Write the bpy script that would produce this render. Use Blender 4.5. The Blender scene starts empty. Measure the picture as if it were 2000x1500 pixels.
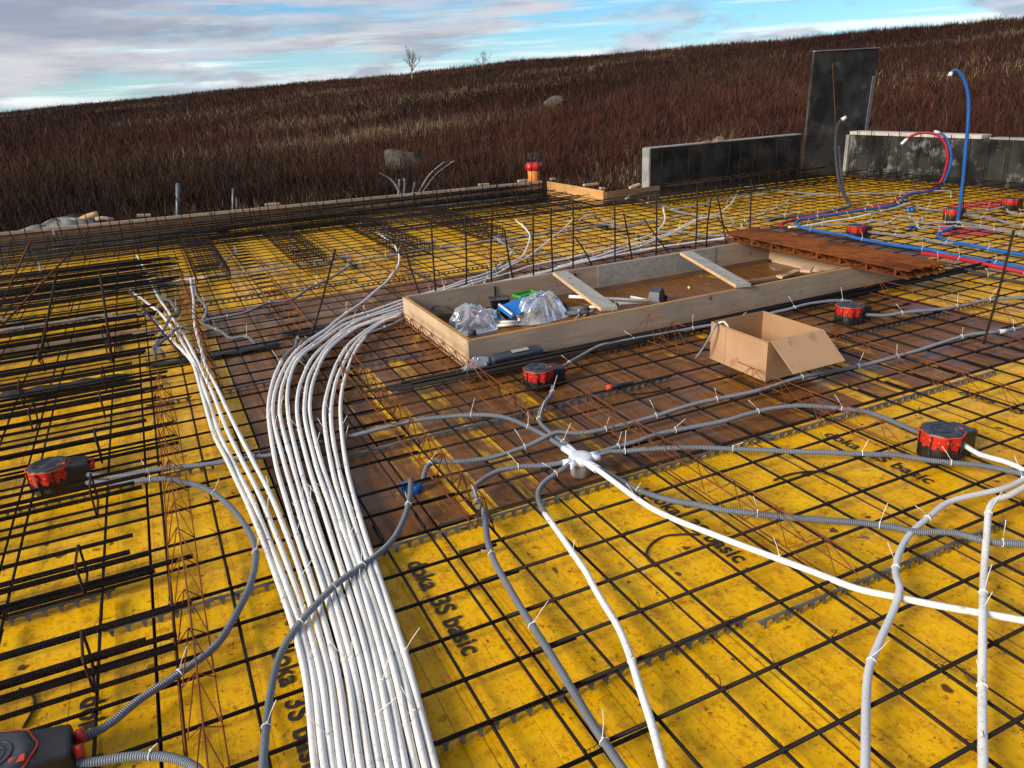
import bpy, bmesh, math, random
import numpy as np
from mathutils import Matrix, Vector, Euler
rng = np.random.default_rng(7); random.seed(7)
scene = bpy.context.scene
COL = scene.collection

# ---------------------------------------------------------------- camera
CZ = 1.58
FPX = 1475.54                                   # focal length in pixels of a 2000 px wide picture
RM = np.array([[0.9001867495949113, -0.19860382534814397, 0.3875826833216785],
               [-0.43272628110120154, -0.30753831847124563, 0.847448021011438],
               [-0.04910989205926358, -0.930578692657941, -0.3627830140358901]])   # columns: right, down, forward
CAMP = np.array([0, 0, CZ])
cam_d = bpy.data.cameras.new('camera'); cam = bpy.data.objects.new('camera', cam_d); COL.objects.link(cam)
cam_d.sensor_width = 36; cam_d.lens = FPX / 2000 * 36; cam_d.clip_start = .05; cam_d.clip_end = 5000
mw = Matrix.Identity(4)
for i in range(3):
    mw[i][0], mw[i][1], mw[i][2], mw[i][3] = RM[i, 0], -RM[i, 1], -RM[i, 2], CAMP[i]
cam.matrix_world = mw
scene.camera = cam

# ---------------------------------------------------------------- light and sky
SUN_EL, SUN_AZ = 25.0, -99.0                    # degrees; azimuth clockwise from +Y
wd = bpy.data.worlds.new('World'); scene.world = wd; wd.use_nodes = True
wd.cycles.sampling_method = 'MANUAL'; wd.cycles.sample_map_resolution = 256
def build_sky():
    nt = wd.node_tree; N = nt.nodes; N.clear(); L = nt.links.new
    out = N.new('ShaderNodeOutputWorld'); bg = N.new('ShaderNodeBackground')
    bg.inputs['Strength'].default_value = 0.15
    sky = N.new('ShaderNodeTexSky'); sky.sky_type = 'NISHITA'; sky.sun_disc = False
    sky.sun_elevation = math.radians(SUN_EL); sky.sun_rotation = math.radians(SUN_AZ)
    sky.altitude = 400; sky.air_density = 1.0; sky.dust_density = 0.4; sky.ozone_density = 3.0
    tc = N.new('ShaderNodeTexCoord'); sep = N.new('ShaderNodeSeparateXYZ'); L(tc.outputs['Generated'], sep.inputs[0])
    def M(op, a, b=None, c=None):
        n = N.new('ShaderNodeMath'); n.operation = op
        for i, v in enumerate((a, b, c)):
            if v is None: continue
            if isinstance(v, (int, float)): n.inputs[i].default_value = v
            else: L(v, n.inputs[i])
        return n.outputs[0]
    az = M('ARCTAN2', sep.outputs['X'], sep.outputs['Y']); el = sep.outputs['Z']
    def noise(sa, se, seed, det=6, rough=.55, dist=0.0):
        cb = N.new('ShaderNodeCombineXYZ'); L(M('MULTIPLY', az, sa), cb.inputs[0]); L(M('MULTIPLY', el, se), cb.inputs[1]); cb.inputs[2].default_value = seed
        n = N.new('ShaderNodeTexNoise'); n.inputs['Scale'].default_value = 1; n.inputs['Detail'].default_value = det
        n.inputs['Roughness'].default_value = rough; n.inputs['Distortion'].default_value = dist; L(cb.outputs[0], n.inputs['Vector']); return n.outputs['Fac']
    def ramp(f, a, b):
        m = N.new('ShaderNodeMapRange'); m.interpolation_type = 'SMOOTHSTEP'; L(f, m.inputs[0]); m.inputs[1].default_value = a; m.inputs[2].default_value = b; return m.outputs[0]
    def mix(f, a, b):
        m = N.new('ShaderNodeMix'); m.data_type = 'RGBA'
        L(f, m.inputs[0])
        for k, v in ((6, a), (7, b)):
            if isinstance(v, tuple): m.inputs[k].default_value = v + (1,)
            else: L(v, m.inputs[k])
        return m.outputs[2]
    tint = N.new('ShaderNodeMix'); tint.data_type = 'RGBA'; tint.blend_type = 'MULTIPLY'; tint.inputs[0].default_value = 1
    L(sky.outputs[0], tint.inputs[6]); tint.inputs[7].default_value = (.29, .52, .66, 1)
    haze = ramp(el, .11, -.01)
    base = mix(M('MULTIPLY', haze, .38), tint.outputs[2], (3.6, 4.2, 4.4))
    streak = M('MULTIPLY', ramp(noise(3.2, 75, 3.7, 5, .5), .45, .64), ramp(el, .15, .05))
    base = mix(M('MULTIPLY', streak, .9), base, (4.5, 4.65, 4.65))
    puff = M('MULTIPLY', ramp(noise(8.5, 30, 21.0, 5, .55, .3), .49, .63), M('MULTIPLY', ramp(el, .11, .06), ramp(el, .006, .03)))
    base = mix(M('MULTIPLY', puff, .85), base, mix(ramp(noise(14, 50, 2.0, 3), .35, .65), (1.45, 1.8, 2.35), (2.9, 3.0, 3.4)))
    n2 = noise(3.3, 27, 11.3, 6, .58, .35)
    body = noise(4.5, 30, 4.4, 6, .58)
    cover = M('ADD', M('ADD', n2, M('MULTIPLY', ramp(el, .035, .125), .22)), M('MULTIPLY', ramp(az, .85, -.1), .17))
    cm = ramp(cover, .63, .80)
    ccol = mix(ramp(body, .36, .66), (1.55, 1.65, 2.05), (3.15, 3.05, 3.25))
    base = mix(M('MULTIPLY', cm, .88), base, ccol)
    L(base, bg.inputs[0]); L(bg.outputs[0], out.inputs[0])
build_sky()
sd = bpy.data.lights.new('sun', 'SUN'); sun = bpy.data.objects.new('sun', sd); COL.objects.link(sun)
sd.energy = 3.5; sd.angle = math.radians(21); sd.color = (1, .91, .78)
a, e = math.radians(SUN_AZ), math.radians(SUN_EL)
sdir = Vector((math.sin(a) * math.cos(e), math.cos(a) * math.cos(e), math.sin(e)))
sun.rotation_euler = sdir.to_track_quat('Z', 'Y').to_euler()
scene.view_settings.view_transform = 'Standard'; scene.view_settings.look = 'None'
scene.view_settings.exposure = 0.60; scene.view_settings.gamma = 1.0
scene.cycles.max_bounces = 5; scene.cycles.diffuse_bounces = 3; scene.cycles.glossy_bounces = 2; scene.cycles.transmission_bounces = 2; scene.cycles.transparent_max_bounces = 6
scene.cycles.caustics_reflective = False; scene.cycles.caustics_refractive = False

# ---------------------------------------------------------------- helpers
def ray(x, y): return RM @ np.array([(x - 1000) / FPX, (y - 750) / FPX, 1.0])
def at(x, y, z=.06):
    """point of the horizontal plane at height z seen at photo pixel x, y"""
    d = ray(x, y); return CAMP + d * ((z - CZ) / d[2])
def ats(pts, z=.074): return np.array([at(p[0], p[1], p[2] if len(p) > 2 else z) for p in pts])
def at_y(x, y, Y):
    d = ray(x, y); return CAMP + d * (Y / d[1])
def at_depth(x, y, dep):
    return CAMP + ray(x, y) * dep
def depth_of(P): return float((np.asarray(P) - CAMP) @ RM[:, 2])

def smooth(P, step=.03):
    """Catmull-Rom through the points, resampled"""
    P = np.asarray(P, float)
    if len(P) < 3: n = max(2, int(np.linalg.norm(P[-1] - P[0]) / step)); return P[0] + (P[-1] - P[0]) * np.linspace(0, 1, n)[:, None]
    Q = np.vstack([2 * P[0] - P[1], P, 2 * P[-1] - P[-2]]); out = []
    for i in range(1, len(Q) - 2):
        p0, p1, p2, p3 = Q[i - 1], Q[i], Q[i + 1], Q[i + 2]
        t0 = 0; t1 = t0 + max(1e-4, np.linalg.norm(p1 - p0)) ** .5; t2 = t1 + max(1e-4, np.linalg.norm(p2 - p1)) ** .5; t3 = t2 + max(1e-4, np.linalg.norm(p3 - p2)) ** .5
        n = max(2, int(np.linalg.norm(p2 - p1) / step))
        for t in np.linspace(t1, t2, n, endpoint=False):
            A1 = (t1 - t) / (t1 - t0) * p0 + (t - t0) / (t1 - t0) * p1; A2 = (t2 - t) / (t2 - t1) * p1 + (t - t1) / (t2 - t1) * p2; A3 = (t3 - t) / (t3 - t2) * p2 + (t - t2) / (t3 - t2) * p3
            B1 = (t2 - t) / (t2 - t0) * A1 + (t - t0) / (t2 - t0) * A2; B2 = (t3 - t) / (t3 - t1) * A2 + (t - t1) / (t3 - t1) * A3
            out.append((t2 - t) / (t2 - t1) * B1 + (t - t1) / (t2 - t1) * B2)
    out.append(P[-1]); return np.array(out)

class MB:
    """collects geometry for one mesh; uv: u = metres along, v = turn"""
    def __init__(s): s.v = []; s.f = []; s.uv = []; s.n = 0; s.sm = []
    def add(s, V, F, UV=None, smooth=True):
        V = np.asarray(V, float); s.v.append(V)
        for k, f in enumerate(F):
            s.f.append([i + s.n for i in f]); s.uv.append(UV[k] if UV is not None else [(V[i][0] + V[i][2], V[i][1]) for i in f]); s.sm.append(smooth)
        s.n += len(V); return s
    def box(s, c, d, R=None):
        c = np.asarray(c, float); h = np.asarray(d, float) / 2
        V = np.array([[x, y, z] for z in (-1, 1) for y in (-1, 1) for x in (-1, 1)]) * h
        if R is not None: V = V @ np.asarray(R).T
        return s.add(V + c, [(0, 2, 3, 1), (4, 5, 7, 6), (0, 1, 5, 4), (2, 6, 7, 3), (0, 4, 6, 2), (1, 3, 7, 5)], None, False)
    def hexa(s, lo, hi):
        """4 lower and 4 upper corners"""
        return s.add(np.vstack([lo, hi]), [(3, 2, 1, 0), (4, 5, 6, 7), (0, 1, 5, 4), (1, 2, 6, 5), (2, 3, 7, 6), (3, 0, 4, 7)], None, False)
    def tube(s, P, r, n=8, cap=True, closed=False):
        P = np.asarray(P, float); k = len(P)
        T = np.gradient(P, axis=0) if not closed else np.roll(P, -1, 0) - np.roll(P, 1, 0)
        T /= np.linalg.norm(T, axis=1)[:, None] + 1e-12
        ref = np.array([0, 0, 1.]) if abs(T[0][2]) < .9 else np.array([1., 0, 0])
        U = np.zeros_like(P); u = np.cross(T[0], ref); u /= np.linalg.norm(u)
        for i in range(k):
            u = u - T[i] * (u @ T[i]); u /= np.linalg.norm(u) + 1e-12; U[i] = u
        W = np.cross(T, U); an = np.arange(n) * 2 * np.pi / n
        rr = np.broadcast_to(np.asarray(r, float), (k,))
        V = (P[:, None] + rr[:, None, None] * (np.cos(an)[None, :, None] * U[:, None] + np.sin(an)[None, :, None] * W[:, None])).reshape(-1, 3)
        S = np.concatenate([[0], np.cumsum(np.linalg.norm(np.diff(P, axis=0), axis=1))])
        F = []; UV = []
        for i in range(k if closed else k - 1):
            j = (i + 1) % k; s1 = S[i + 1] if i + 1 < k else S[i] + .01
            for a in range(n):
                b = (a + 1) % n; F.append((i * n + a, i * n + b, j * n + b, j * n + a)); UV.append([(S[i], a / n), (S[i], (a + 1) / n), (s1, (a + 1) / n), (s1, a / n)])
        s.add(V, F, UV, True)
        if cap and not closed:
            s.f += [[s.n - len(V) + i for i in range(n)][::-1], [s.n - n + i for i in range(n)]]; s.uv += [[(0, 0)] * n] * 2; s.sm += [False] * 2
        return s
    def lathe(s, prof, n=24, c=(0, 0, 0), wob=None):
        """prof: (radius, z) list; wob(angle, i) scales the radius"""
        an = np.arange(n) * 2 * np.pi / n; V = []
        for i, (r, z) in enumerate(prof):
            for a_ in an:
                q = r * (wob(a_, i) if wob else 1); V.append((c[0] + q * math.cos(a_), c[1] + q * math.sin(a_), c[2] + z))
        F = [(i * n + a_, i * n + (a_ + 1) % n, (i + 1) * n + (a_ + 1) % n, (i + 1) * n + a_) for i in range(len(prof) - 1) for a_ in range(n)]
        s.add(V, F)
        return s.add(V, [list(range(n))[::-1], [(len(prof) - 1) * n + i for i in range(n)]], None, False)
    def prism(s, poly, z0, z1):
        n = len(poly); V = [(x, y, z0) for x, y in poly] + [(x, y, z1) for x, y in poly]
        return s.add(V, [list(range(n))[::-1], list(range(n, 2 * n))] + [(i, (i + 1) % n, n + (i + 1) % n, n + i) for i in range(n)], None, False)
    def mesh(s, name):
        m = bpy.data.meshes.new(name); V = np.vstack(s.v); m.from_pydata(V.tolist(), [], s.f)
        ul = m.uv_layers.new(name='UVMap'); ul.data.foreach_set('uv', np.array([c for q in s.uv for c in q], np.float32).ravel())
        m.polygons.foreach_set('use_smooth', s.sm); m.update(); return m
    def build(s, name, mat, parent=None, loc=(0, 0, 0), rot=(0, 0, 0)): return obj(name, s.mesh(name), mat, parent, loc, rot)

def obj(name, mesh, mat=None, parent=None, loc=(0, 0, 0), rot=(0, 0, 0)):
    o = bpy.data.objects.new(name, mesh); COL.objects.link(o)
    if mat is not None and mesh is not None:
        if not mesh.materials: mesh.materials.append(mat)
        elif mesh.materials[0] is not mat:
            o.material_slots[0].link = 'OBJECT'; o.material_slots[0].material = mat
    o.location = loc; o.rotation_euler = rot
    if parent is not None: o.parent = parent
    return o
def tag(o, label=None, cat=None, group=None, kind=None):
    if label: o['label'] = label
    if cat: o['category'] = cat
    if group: o['group'] = group
    if kind: o['kind'] = kind
    return o
def thing(name, label, cat, loc=(0, 0, 0), rz=0, group=None):
    o = bpy.data.objects.new(name, None); COL.objects.link(o); o.location = loc; o.rotation_euler = (0, 0, rz); o.empty_display_size = .05
    return tag(o, label, cat, group)
def bar_mesh(L, r, n=8, along='x'):
    P = np.zeros((2, 3)); P[1]['xyz'.index(along)] = L
    return MB().tube(P, r, n).mesh('bar')
_bars = {}
def bar(L, r, mat, parent, loc, rz=0, name='bar', n=8):
    """a straight bar along local x, mesh data shared between equal lengths"""
    key = (round(L, 2), r, n)
    if key not in _bars: _bars[key] = bar_mesh(key[0], r, n)
    return obj(name, _bars[key], mat, parent, loc, (0, 0, rz))
def bar_between(p, q, r, mat, parent, name='bar', n=6):
    p = np.asarray(p, float); q = np.asarray(q, float)
    return MB().tube(np.array([p, q]), r, n).build(name, mat, parent)

# ---------------------------------------------------------------- materials
def new_mat(name):
    m = bpy.data.materials.new(name); m.use_nodes = True; nt = m.node_tree
    return m, nt, nt.nodes['Principled BSDF'], nt.links.new
class NT:
    def __init__(s, nt): s.nt = nt; s.N = nt.nodes; s.L = nt.links.new
    def node(s, t, **kw):
        n = s.N.new(t)
        for k, v in kw.items(): setattr(n, k, v)
        return n
    def put(s, v, sock):
        if v is None: return
        if isinstance(v, (int, float)): sock.default_value = v
        elif isinstance(v, tuple): sock.default_value = v + (1,) if len(v) == 3 and len(sock.default_value) == 4 else v
        else: s.L(v, sock)
    def math(s, op, a, b=None, c=None):
        n = s.node('ShaderNodeMath', operation=op)
        for i, v in enumerate((a, b, c)): s.put(v, n.inputs[i])
        return n.outputs[0]
    def pos(s, scale=(1, 1, 1), kind='pos'):
        if kind == 'pos': src = s.node('ShaderNodeNewGeometry').outputs['Position']
        elif kind == 'uv': src = s.node('ShaderNodeTexCoord').outputs['UV']
        else: src = s.node('ShaderNodeTexCoord').outputs['Object']
        m = s.node('ShaderNodeMapping'); s.L(src, m.inputs[0]); m.inputs['Scale'].default_value = scale; return m.outputs[0]
    def noise(s, vec, scale, det=4, rough=.55, dist=0.0):
        n = s.node('ShaderNodeTexNoise'); s.L(vec, n.inputs['Vector']); n.inputs['Scale'].default_value = scale
        n.inputs['Detail'].default_value = det; n.inputs['Roughness'].default_value = rough; n.inputs['Distortion'].default_value = dist; return n.outputs['Fac']
    def vor(s, vec, scale, rnd=1.0):
        n = s.node('ShaderNodeTexVoronoi'); s.L(vec, n.inputs['Vector']); n.inputs['Scale'].default_value = scale; n.inputs['Randomness'].default_value = rnd; return n.outputs['Distance']
    def ss(s, f, a, b, c=0.0, d=1.0):
        m = s.node('ShaderNodeMapRange', interpolation_type='SMOOTHSTEP'); s.put(f, m.inputs[0])
        for i, v in enumerate((a, b, c, d)): s.put(v, m.inputs[i + 1])
        return m.outputs[0]
    def mix(s, f, a, b, blend='MIX'):
        m = s.node('ShaderNodeMix', data_type='RGBA', blend_type=blend); s.put(f, m.inputs[0]); s.put(a, m.inputs[6]); s.put(b, m.inputs[7]); return m.outputs[2]
    def bump(s, h, strength, dist=.002, nrm=None):
        b = s.node('ShaderNodeBump'); s.put(h, b.inputs['Height']); b.inputs['Strength'].default_value = strength; b.inputs['Distance'].default_value = dist
        if nrm is not None: s.L(nrm, b.inputs['Normal'])
        return b.outputs[0]
    def rnd(s): return s.node('ShaderNodeObjectInfo').outputs['Random']
    def attr(s, name, kind='OBJECT'):
        n = s.node('ShaderNodeAttribute', attribute_type=kind, attribute_name=name); return n
def simple(name, c1, c2=None, rough=.5, scale=8., metal=0., bump=0., bdist=.002, det=5, kind='pos', stretch=(1, 1, 1), lo=.35, hi=.65, dirt=None, dirt_scale=5, dirt_lo=.55, dirt_hi=.7, spec=.5, rvar=.0):
    m, nt, P, L = new_mat(name); T = NT(nt); v = T.pos(stretch, kind)
    f = T.noise(v, scale, det); col = T.mix(T.ss(f, lo, hi), c1, c2 or c1)
    if dirt: col = T.mix(T.ss(T.noise(T.pos((1, 1, 1), kind), dirt_scale, 7, .65), dirt_lo, dirt_hi), col, dirt)
    L(col, P.inputs['Base Color']); P.inputs['Metallic'].default_value = metal; P.inputs['Specular IOR Level'].default_value = spec
    if rvar: T.put(T.ss(f, .3, .7, rough - rvar, rough + rvar), P.inputs['Roughness'])
    else: P.inputs['Roughness'].default_value = rough
    if bump: L(T.bump(f, bump, bdist), P.inputs['Normal'])
    return m

def panel_material():
    m, nt, P, L = new_mat('formwork_panel'); T = NT(nt)
    p = T.pos(); wear = T.attr('wear').outputs['Fac']; tone = T.attr('tone').outputs['Fac']
    nz = T.node('ShaderNodeTexNoise'); L(p, nz.inputs['Vector']); nz.inputs['Scale'].default_value = 21; nz.inputs['Detail'].default_value = 2
    va = T.node('ShaderNodeVectorMath', operation='MULTIPLY_ADD'); L(nz.outputs['Color'], va.inputs[0]); va.inputs[1].default_value = (.05, .05, 0); L(p, va.inputs[2]); pd = va.outputs[0]
    grain = T.noise(T.pos((11, .55, 1)), 3.2, 5, .6, .3)
    y = T.mix(T.ss(grain, .3, .7), (.88, .50, .001), (.78, .415, .001))
    y = T.mix(T.math('MULTIPLY', tone, .30), y, (.70, .34, .002))
    blot = T.noise(p, 15, 6, .7); y = T.mix(T.math('MULTIPLY', T.ss(T.noise(T.pos((1.5, .8, 1)), 24, 7, .72), .48, .64), .6), y, (.52, .22, .002)); y = T.mix(T.math('MULTIPLY', T.ss(blot, .55, .66), .7), y, (.42, .165, .002)); mot = T.noise(p, 62, 4, .7); y = T.mix(T.math('MULTIPLY', T.ss(mot, .52, .68), .65), y, (.34, .12, .002)); y = T.mix(T.math('MULTIPLY', T.ss(T.noise(p, 5.5, 5, .65), .55, .68), .6), y, (.88, .56, .004))
    br = T.mix(T.ss(grain, .32, .68), (.080, .028, .007), (.25, .095, .018))
    br = T.mix(T.ss(T.noise(p, 3.1, 4), .42, .66), br, (.13, .056, .020))
    px_ = T.node('ShaderNodeSeparateXYZ'); L(p, px_.inputs[0]); stp = T.math('DIVIDE', T.math('ADD', px_.outputs[0], .743), .127)
    wno = T.node('ShaderNodeTexWhiteNoise', noise_dimensions='1D'); L(T.math('ADD', T.math('FLOOR', stp), T.math('MULTIPLY', tone, 7.0)), wno.inputs['W']); strip = wno.outputs['Value']
    y = T.mix(T.math('MULTIPLY', strip, .22), y, (.62, .30, .002)); br = T.mix(T.math('MULTIPLY', strip, .5), br, (.22, .095, .026))
    wn = T.math('ADD', T.math('ADD', T.math('MULTIPLY', T.noise(T.pos((3.2, .9, 1)), 3.4, 6, .62), .55), T.math('MULTIPLY', grain, .35)), T.math('MULTIPLY', T.math('SUBTRACT', strip, .1), .22))
    wf = T.ss(T.math('ADD', wn, T.math('MULTIPLY', T.math('SUBTRACT', wear, .5), .62)), .50, .68)
    col = T.mix(wf, y, br)
    vr = T.node('ShaderNodeTexVoronoi'); L(pd, vr.inputs['Vector']); vr.inputs['Scale'].default_value = 17
    sx = T.node('ShaderNodeSeparateXYZ'); L(vr.outputs['Color'], sx.inputs[0])
    size = T.math('MULTIPLY', T.math('POWER', sx.outputs[0], 5.0), .30)
    spots = T.ss(T.math('SUBTRACT', vr.outputs['Distance'], size), .07, -.03)
    col = T.mix(T.math('MULTIPLY', spots, T.ss(sx.outputs[1], .2, .9, .35, .95)), col, (.085, .030, .006))
    fl = T.math('MULTIPLY', T.ss(T.noise(T.pos((1, .75, 1)), 40, 8, .80), .585, .615), T.ss(T.noise(p, 6.3, 3), .40, .52)); col = T.mix(T.math('MULTIPLY', fl, .9), col, (.05, .018, .005))
    grey = T.math('MULTIPLY', T.ss(T.noise(pd, 6.5, 5, .6), .67, .71), .8); col = T.mix(grey, col, (.13, .095, .035))
    pale = T.math('MULTIPLY', T.ss(T.noise(T.pos((1.3, .5, 1)), 7, 4, .7), .655, .71), .5); col = T.mix(pale, col, (.66, .42, .10))
    line = T.ss(T.noise(T.pos((70, .3, 1)), 1.0, 1), .70, .74); col = T.mix(T.math('MULTIPLY', line, .6), col, (.14, .05, .004))
    sj = T.math('ABSOLUTE', T.math('SUBTRACT', T.math('FRACT', T.math('ADD', stp, .5)), .5)); seam = T.math('MULTIPLY', T.ss(sj, .008, .003), T.ss(T.noise(T.pos((8, .5, 1)), 1.0, 2), .42, .55)); col = T.mix(T.math('MULTIPLY', seam, .75), col, (.12, .045, .003))
    L(col, P.inputs['Base Color'])
    L(T.math('SUBTRACT', T.ss(T.noise(p, 3.5, 3), .35, .65, .26, .52), T.math('MULTIPLY', wf, .04)), P.inputs['Roughness'])
    L(T.ss(wf, 0, 1, .2, .24), P.inputs['Specular IOR Level'])
    L(T.bump(T.math('ADD', T.math('MULTIPLY', grain, .5), T.math('MULTIPLY', blot, .8)), .6, .003), P.inputs['Normal']); return m
def rebar_material(name, c1, c2, c3, rough=.62, ribs=True, ribp=8.5e-3):
    m, nt, P, L = new_mat(name); T = NT(nt); p = T.pos()
    col = T.mix(T.ss(T.noise(p, 13, 5), .38, .62), c1, c2); col = T.mix(T.ss(T.noise(p, 3.1, 5), .5, .68), col, c3)
    L(col, P.inputs['Base Color']); P.inputs['Roughness'].default_value = rough; P.inputs['Specular IOR Level'].default_value = .22
    if ribs:
        uv = T.node('ShaderNodeTexCoord').outputs['UV']; sp = T.node('ShaderNodeSeparateXYZ'); L(uv, sp.inputs[0])
        w = T.math('SINE', T.math('ADD', T.math('MULTIPLY', sp.outputs[0], 2 * math.pi / ribp), T.math('MULTIPLY', sp.outputs[1], 2 * math.pi)))
        L(T.bump(T.ss(w, 0, .8), 1.0, .0020), P.inputs['Normal'])
    return m
def conduit_material(name, c1, c2, dirt, rough=.42, ribp=4.2e-3, strength=1.0, dlo=.56, dhi=.70, specks=True, dsc=60, dam=.6):
    m, nt, P, L = new_mat(name); T = NT(nt); p = T.pos()
    col = T.mix(T.ss(T.noise(p, 4.0, 5), .35, .65), c1, c2)
    col = T.mix(T.math('MULTIPLY', T.math('MULTIPLY', T.ss(T.noise(p, dsc, 5, .7), dlo, dhi), T.ss(T.noise(p, 5, 3), .35, .65)), dam), col, dirt)
    if specks: col = T.mix(T.math('MULTIPLY', T.math('MULTIPLY', T.ss(T.vor(p, 95), .20, .10), T.ss(T.noise(p, 9, 3), .43, .56)), .75), col, (.09, .06, .035))
    L(col, P.inputs['Base Color']); P.inputs['Roughness'].default_value = rough; P.inputs['Specular IOR Level'].default_value = .4
    if ribp:
        uv = T.node('ShaderNodeTexCoord').outputs['UV']; sp = T.node('ShaderNodeSeparateXYZ'); L(uv, sp.inputs[0])
        w = T.math('SINE', T.math('MULTIPLY', sp.outputs[0], 2 * math.pi / ribp)); L(T.bump(w, strength, .0022), P.inputs['Normal'])
    return m
def wood_material(name, c1, c2, dark, rough=.75, axis='x'):
    m, nt, P, L = new_mat(name); T = NT(nt)
    st = (1, 9, 9) if axis == 'x' else ((9, 1, 9) if axis == 'y' else (9, 9, 1))
    g = T.noise(T.pos(st), 2.2, 6, .6, .6); col = T.mix(T.ss(g, .32, .68), c1, c2)
    big = T.noise(T.pos(), 1.6, 5); col = T.mix(T.math('MULTIPLY', T.ss(big, .45, .7), .55), col, dark)
    kn = T.ss(T.vor(T.pos((1, 1, 1)), 4.6), .095, .03); col = T.mix(T.math('MULTIPLY', kn, .85), col, tuple(x * .3 for x in dark))
    col = T.mix(T.math('MULTIPLY', T.ss(T.noise(T.pos(), 22, 6, .7), .58, .72), .6), col, tuple(x * .5 for x in dark))
    L(col, P.inputs['Base Color']); P.inputs['Roughness'].default_value = rough; P.inputs['Specular IOR Level'].default_value = .25
    L(T.bump(g, .35, .002), P.inputs['Normal']); return m
MT = {}
MT['panel'] = panel_material()
MT['panel_edge'] = simple('panel_edge', (.050, .020, .006), (.09, .036, .008), .8, 9)
MT['mesh'] = rebar_material('mesh_steel', (.007, .0055, .005), (.012, .0085, .007), (.028, .013, .007))
MT['rebar'] = rebar_material('dark_rebar', (.016, .010, .008), (.028, .015, .010), (.048, .020, .010))
MT['rust'] = rebar_material('rusty_rebar', (.11, .030, .010), (.16, .046, .012), (.065, .020, .009), .75, True)
MT['rustwire'] = rebar_material('rusty_wire', (.16, .045, .013), (.21, .070, .018), (.09, .026, .010), .75, False)
MT['rustbright'] = rebar_material('bright_rust', (.125, .032, .006), (.175, .050, .008), (.07, .020, .006), .8, False)
MT['white'] = conduit_material('white_conduit', (.68, .67, .63), (.75, .745, .71), (.32, .26, .18), .45, 0, dlo=.50, dhi=.68)
MT['cream'] = conduit_material('cream_conduit', (.70, .67, .56), (.76, .74, .66), (.46, .39, .27), .4, 0)
MT['grey'] = conduit_material('grey_conduit', (.18, .205, .245), (.225, .25, .29), (.16, .15, .13), .42, 6.2e-3)
MT['palegrey'] = conduit_material('pale_grey_conduit', (.30, .32, .34), (.37, .38, .40), (.22, .2, .17), .45, 4.6e-3)
MT['darkgrey'] = conduit_material('dark_grey_conduit', (.055, .062, .075), (.085, .092, .105), (.09, .08, .07), .45, 4.6e-3)
MT['lightconduit'] = conduit_material('light_conduit', (.52, .53, .55), (.61, .62, .63), (.36, .32, .25), .42, 0)
MT['blue'] = conduit_material('blue_pipe', (.006, .085, .30), (.009, .11, .36), (.03, .10, .22), .38, 6e-3, .6, specks=False)
MT['red'] = conduit_material('red_pipe', (.36, .006, .02), (.43, .010, .03), (.25, .03, .03), .38, 6e-3, .6, specks=False)
MT['slate'] = conduit_material('slate_pipe', (.03, .048, .07), (.045, .07, .10), (.06, .06, .055), .45, 6e-3, .5, specks=False)
MT['tie'] = simple('cable_tie_plastic', (.75, .70, .62), (.80, .77, .70), .45, 20)
MT['plastic_grey'] = simple('grey_plastic', (.10, .108, .115), (.145, .15, .155), .45, 14, bump=.2)
MT['spacer'] = simple('spacer_plastic', (.075, .083, .092), (.13, .14, .15), .5, 11, dirt=(.20, .13, .04), dirt_lo=.58, dirt_hi=.7, dirt_scale=20)
MT['black'] = simple('black_plastic', (.012, .013, .015), (.022, .023, .026), .38, 18, bump=.25)
MT['lid'] = simple('dark_lid', (.020, .024, .030), (.038, .043, .050), .42, 22, bump=.3)
MT['redplastic'] = simple('red_plastic', (.40, .012, .006), (.50, .022, .008), .42, 15, dirt=(.20, .05, .03), dirt_scale=30, dirt_lo=.55, dirt_hi=.7)
MT['orange'] = simple('orange_rim', (.55, .040, .010), (.62, .055, .012), .45, 15)
MT['bluebox'] = simple('blue_plastic', (.006, .07, .32), (.01, .10, .42), .42, 20, bump=.3)
MT['boxwhite'] = simple('box_white', (.62, .68, .74), (.70, .74, .78), .4, 15)
MT['boxgrey'] = simple('box_grey', (.30, .29, .27), (.36, .35, .33), .5, 15)
MT['wood_grey'] = wood_material('weathered_board', (.42, .325, .24), (.33, .25, .18), (.20, .16, .125))
MT['wood_end'] = wood_material('pale_board', (.58, .42, .28), (.48, .33, .20), (.32, .22, .14), axis='y')
MT['wood_top'] = wood_material('board_edge', (.46, .27, .09), (.36, .20, .06), (.22, .13, .05))
MT['wood_orange'] = wood_material('orange_board', (.55, .31, .12), (.46, .24, .08), (.30, .16, .06), axis='y')
MT['wood_brown'] = wood_material('brown_board', (.23, .15, .095), (.17, .105, .065), (.09, .06, .04))
MT['wood_side'] = wood_material('fresh_edge', (.66, .44, .22), (.56, .35, .16), (.45, .28, .13), axis='y')
MT['wood_plank'] = wood_material('grey_plank', (.26, .255, .235), (.36, .345, .31), (.15, .145, .13), axis='y')
MT['concrete_black'] = simple('dark_concrete', (.009, .009, .0086), (.034, .0335, .032), .75, 3.2, spec=.12, bump=.3, bdist=.004, dirt=(.075, .075, .072), dirt_lo=.56, dirt_hi=.78, dirt_scale=3.5, det=7)
MT['concrete_slab'] = simple('slab_concrete', (.020, .020, .019), (.055, .0545, .051), .75, 3.0, spec=.12, bump=.3, bdist=.004, dirt=(.115, .113, .105), dirt_lo=.52, dirt_hi=.78, dirt_scale=4.5, det=7)
MT['concrete_patchy'] = simple('patchy_concrete', (.010, .010, .0095), (.034, .0335, .032), .75, 2.5, spec=.12, bump=.3, bdist=.004, dirt=(.15, .15, .145), dirt_lo=.52, dirt_hi=.68, dirt_scale=4.2, det=7)
MT['concrete_grey'] = simple('grey_concrete', (.20, .20, .19), (.29, .285, .27), .8, 7, bump=.3, bdist=.003, dirt=(.16, .16, .15), dirt_scale=9)
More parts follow.
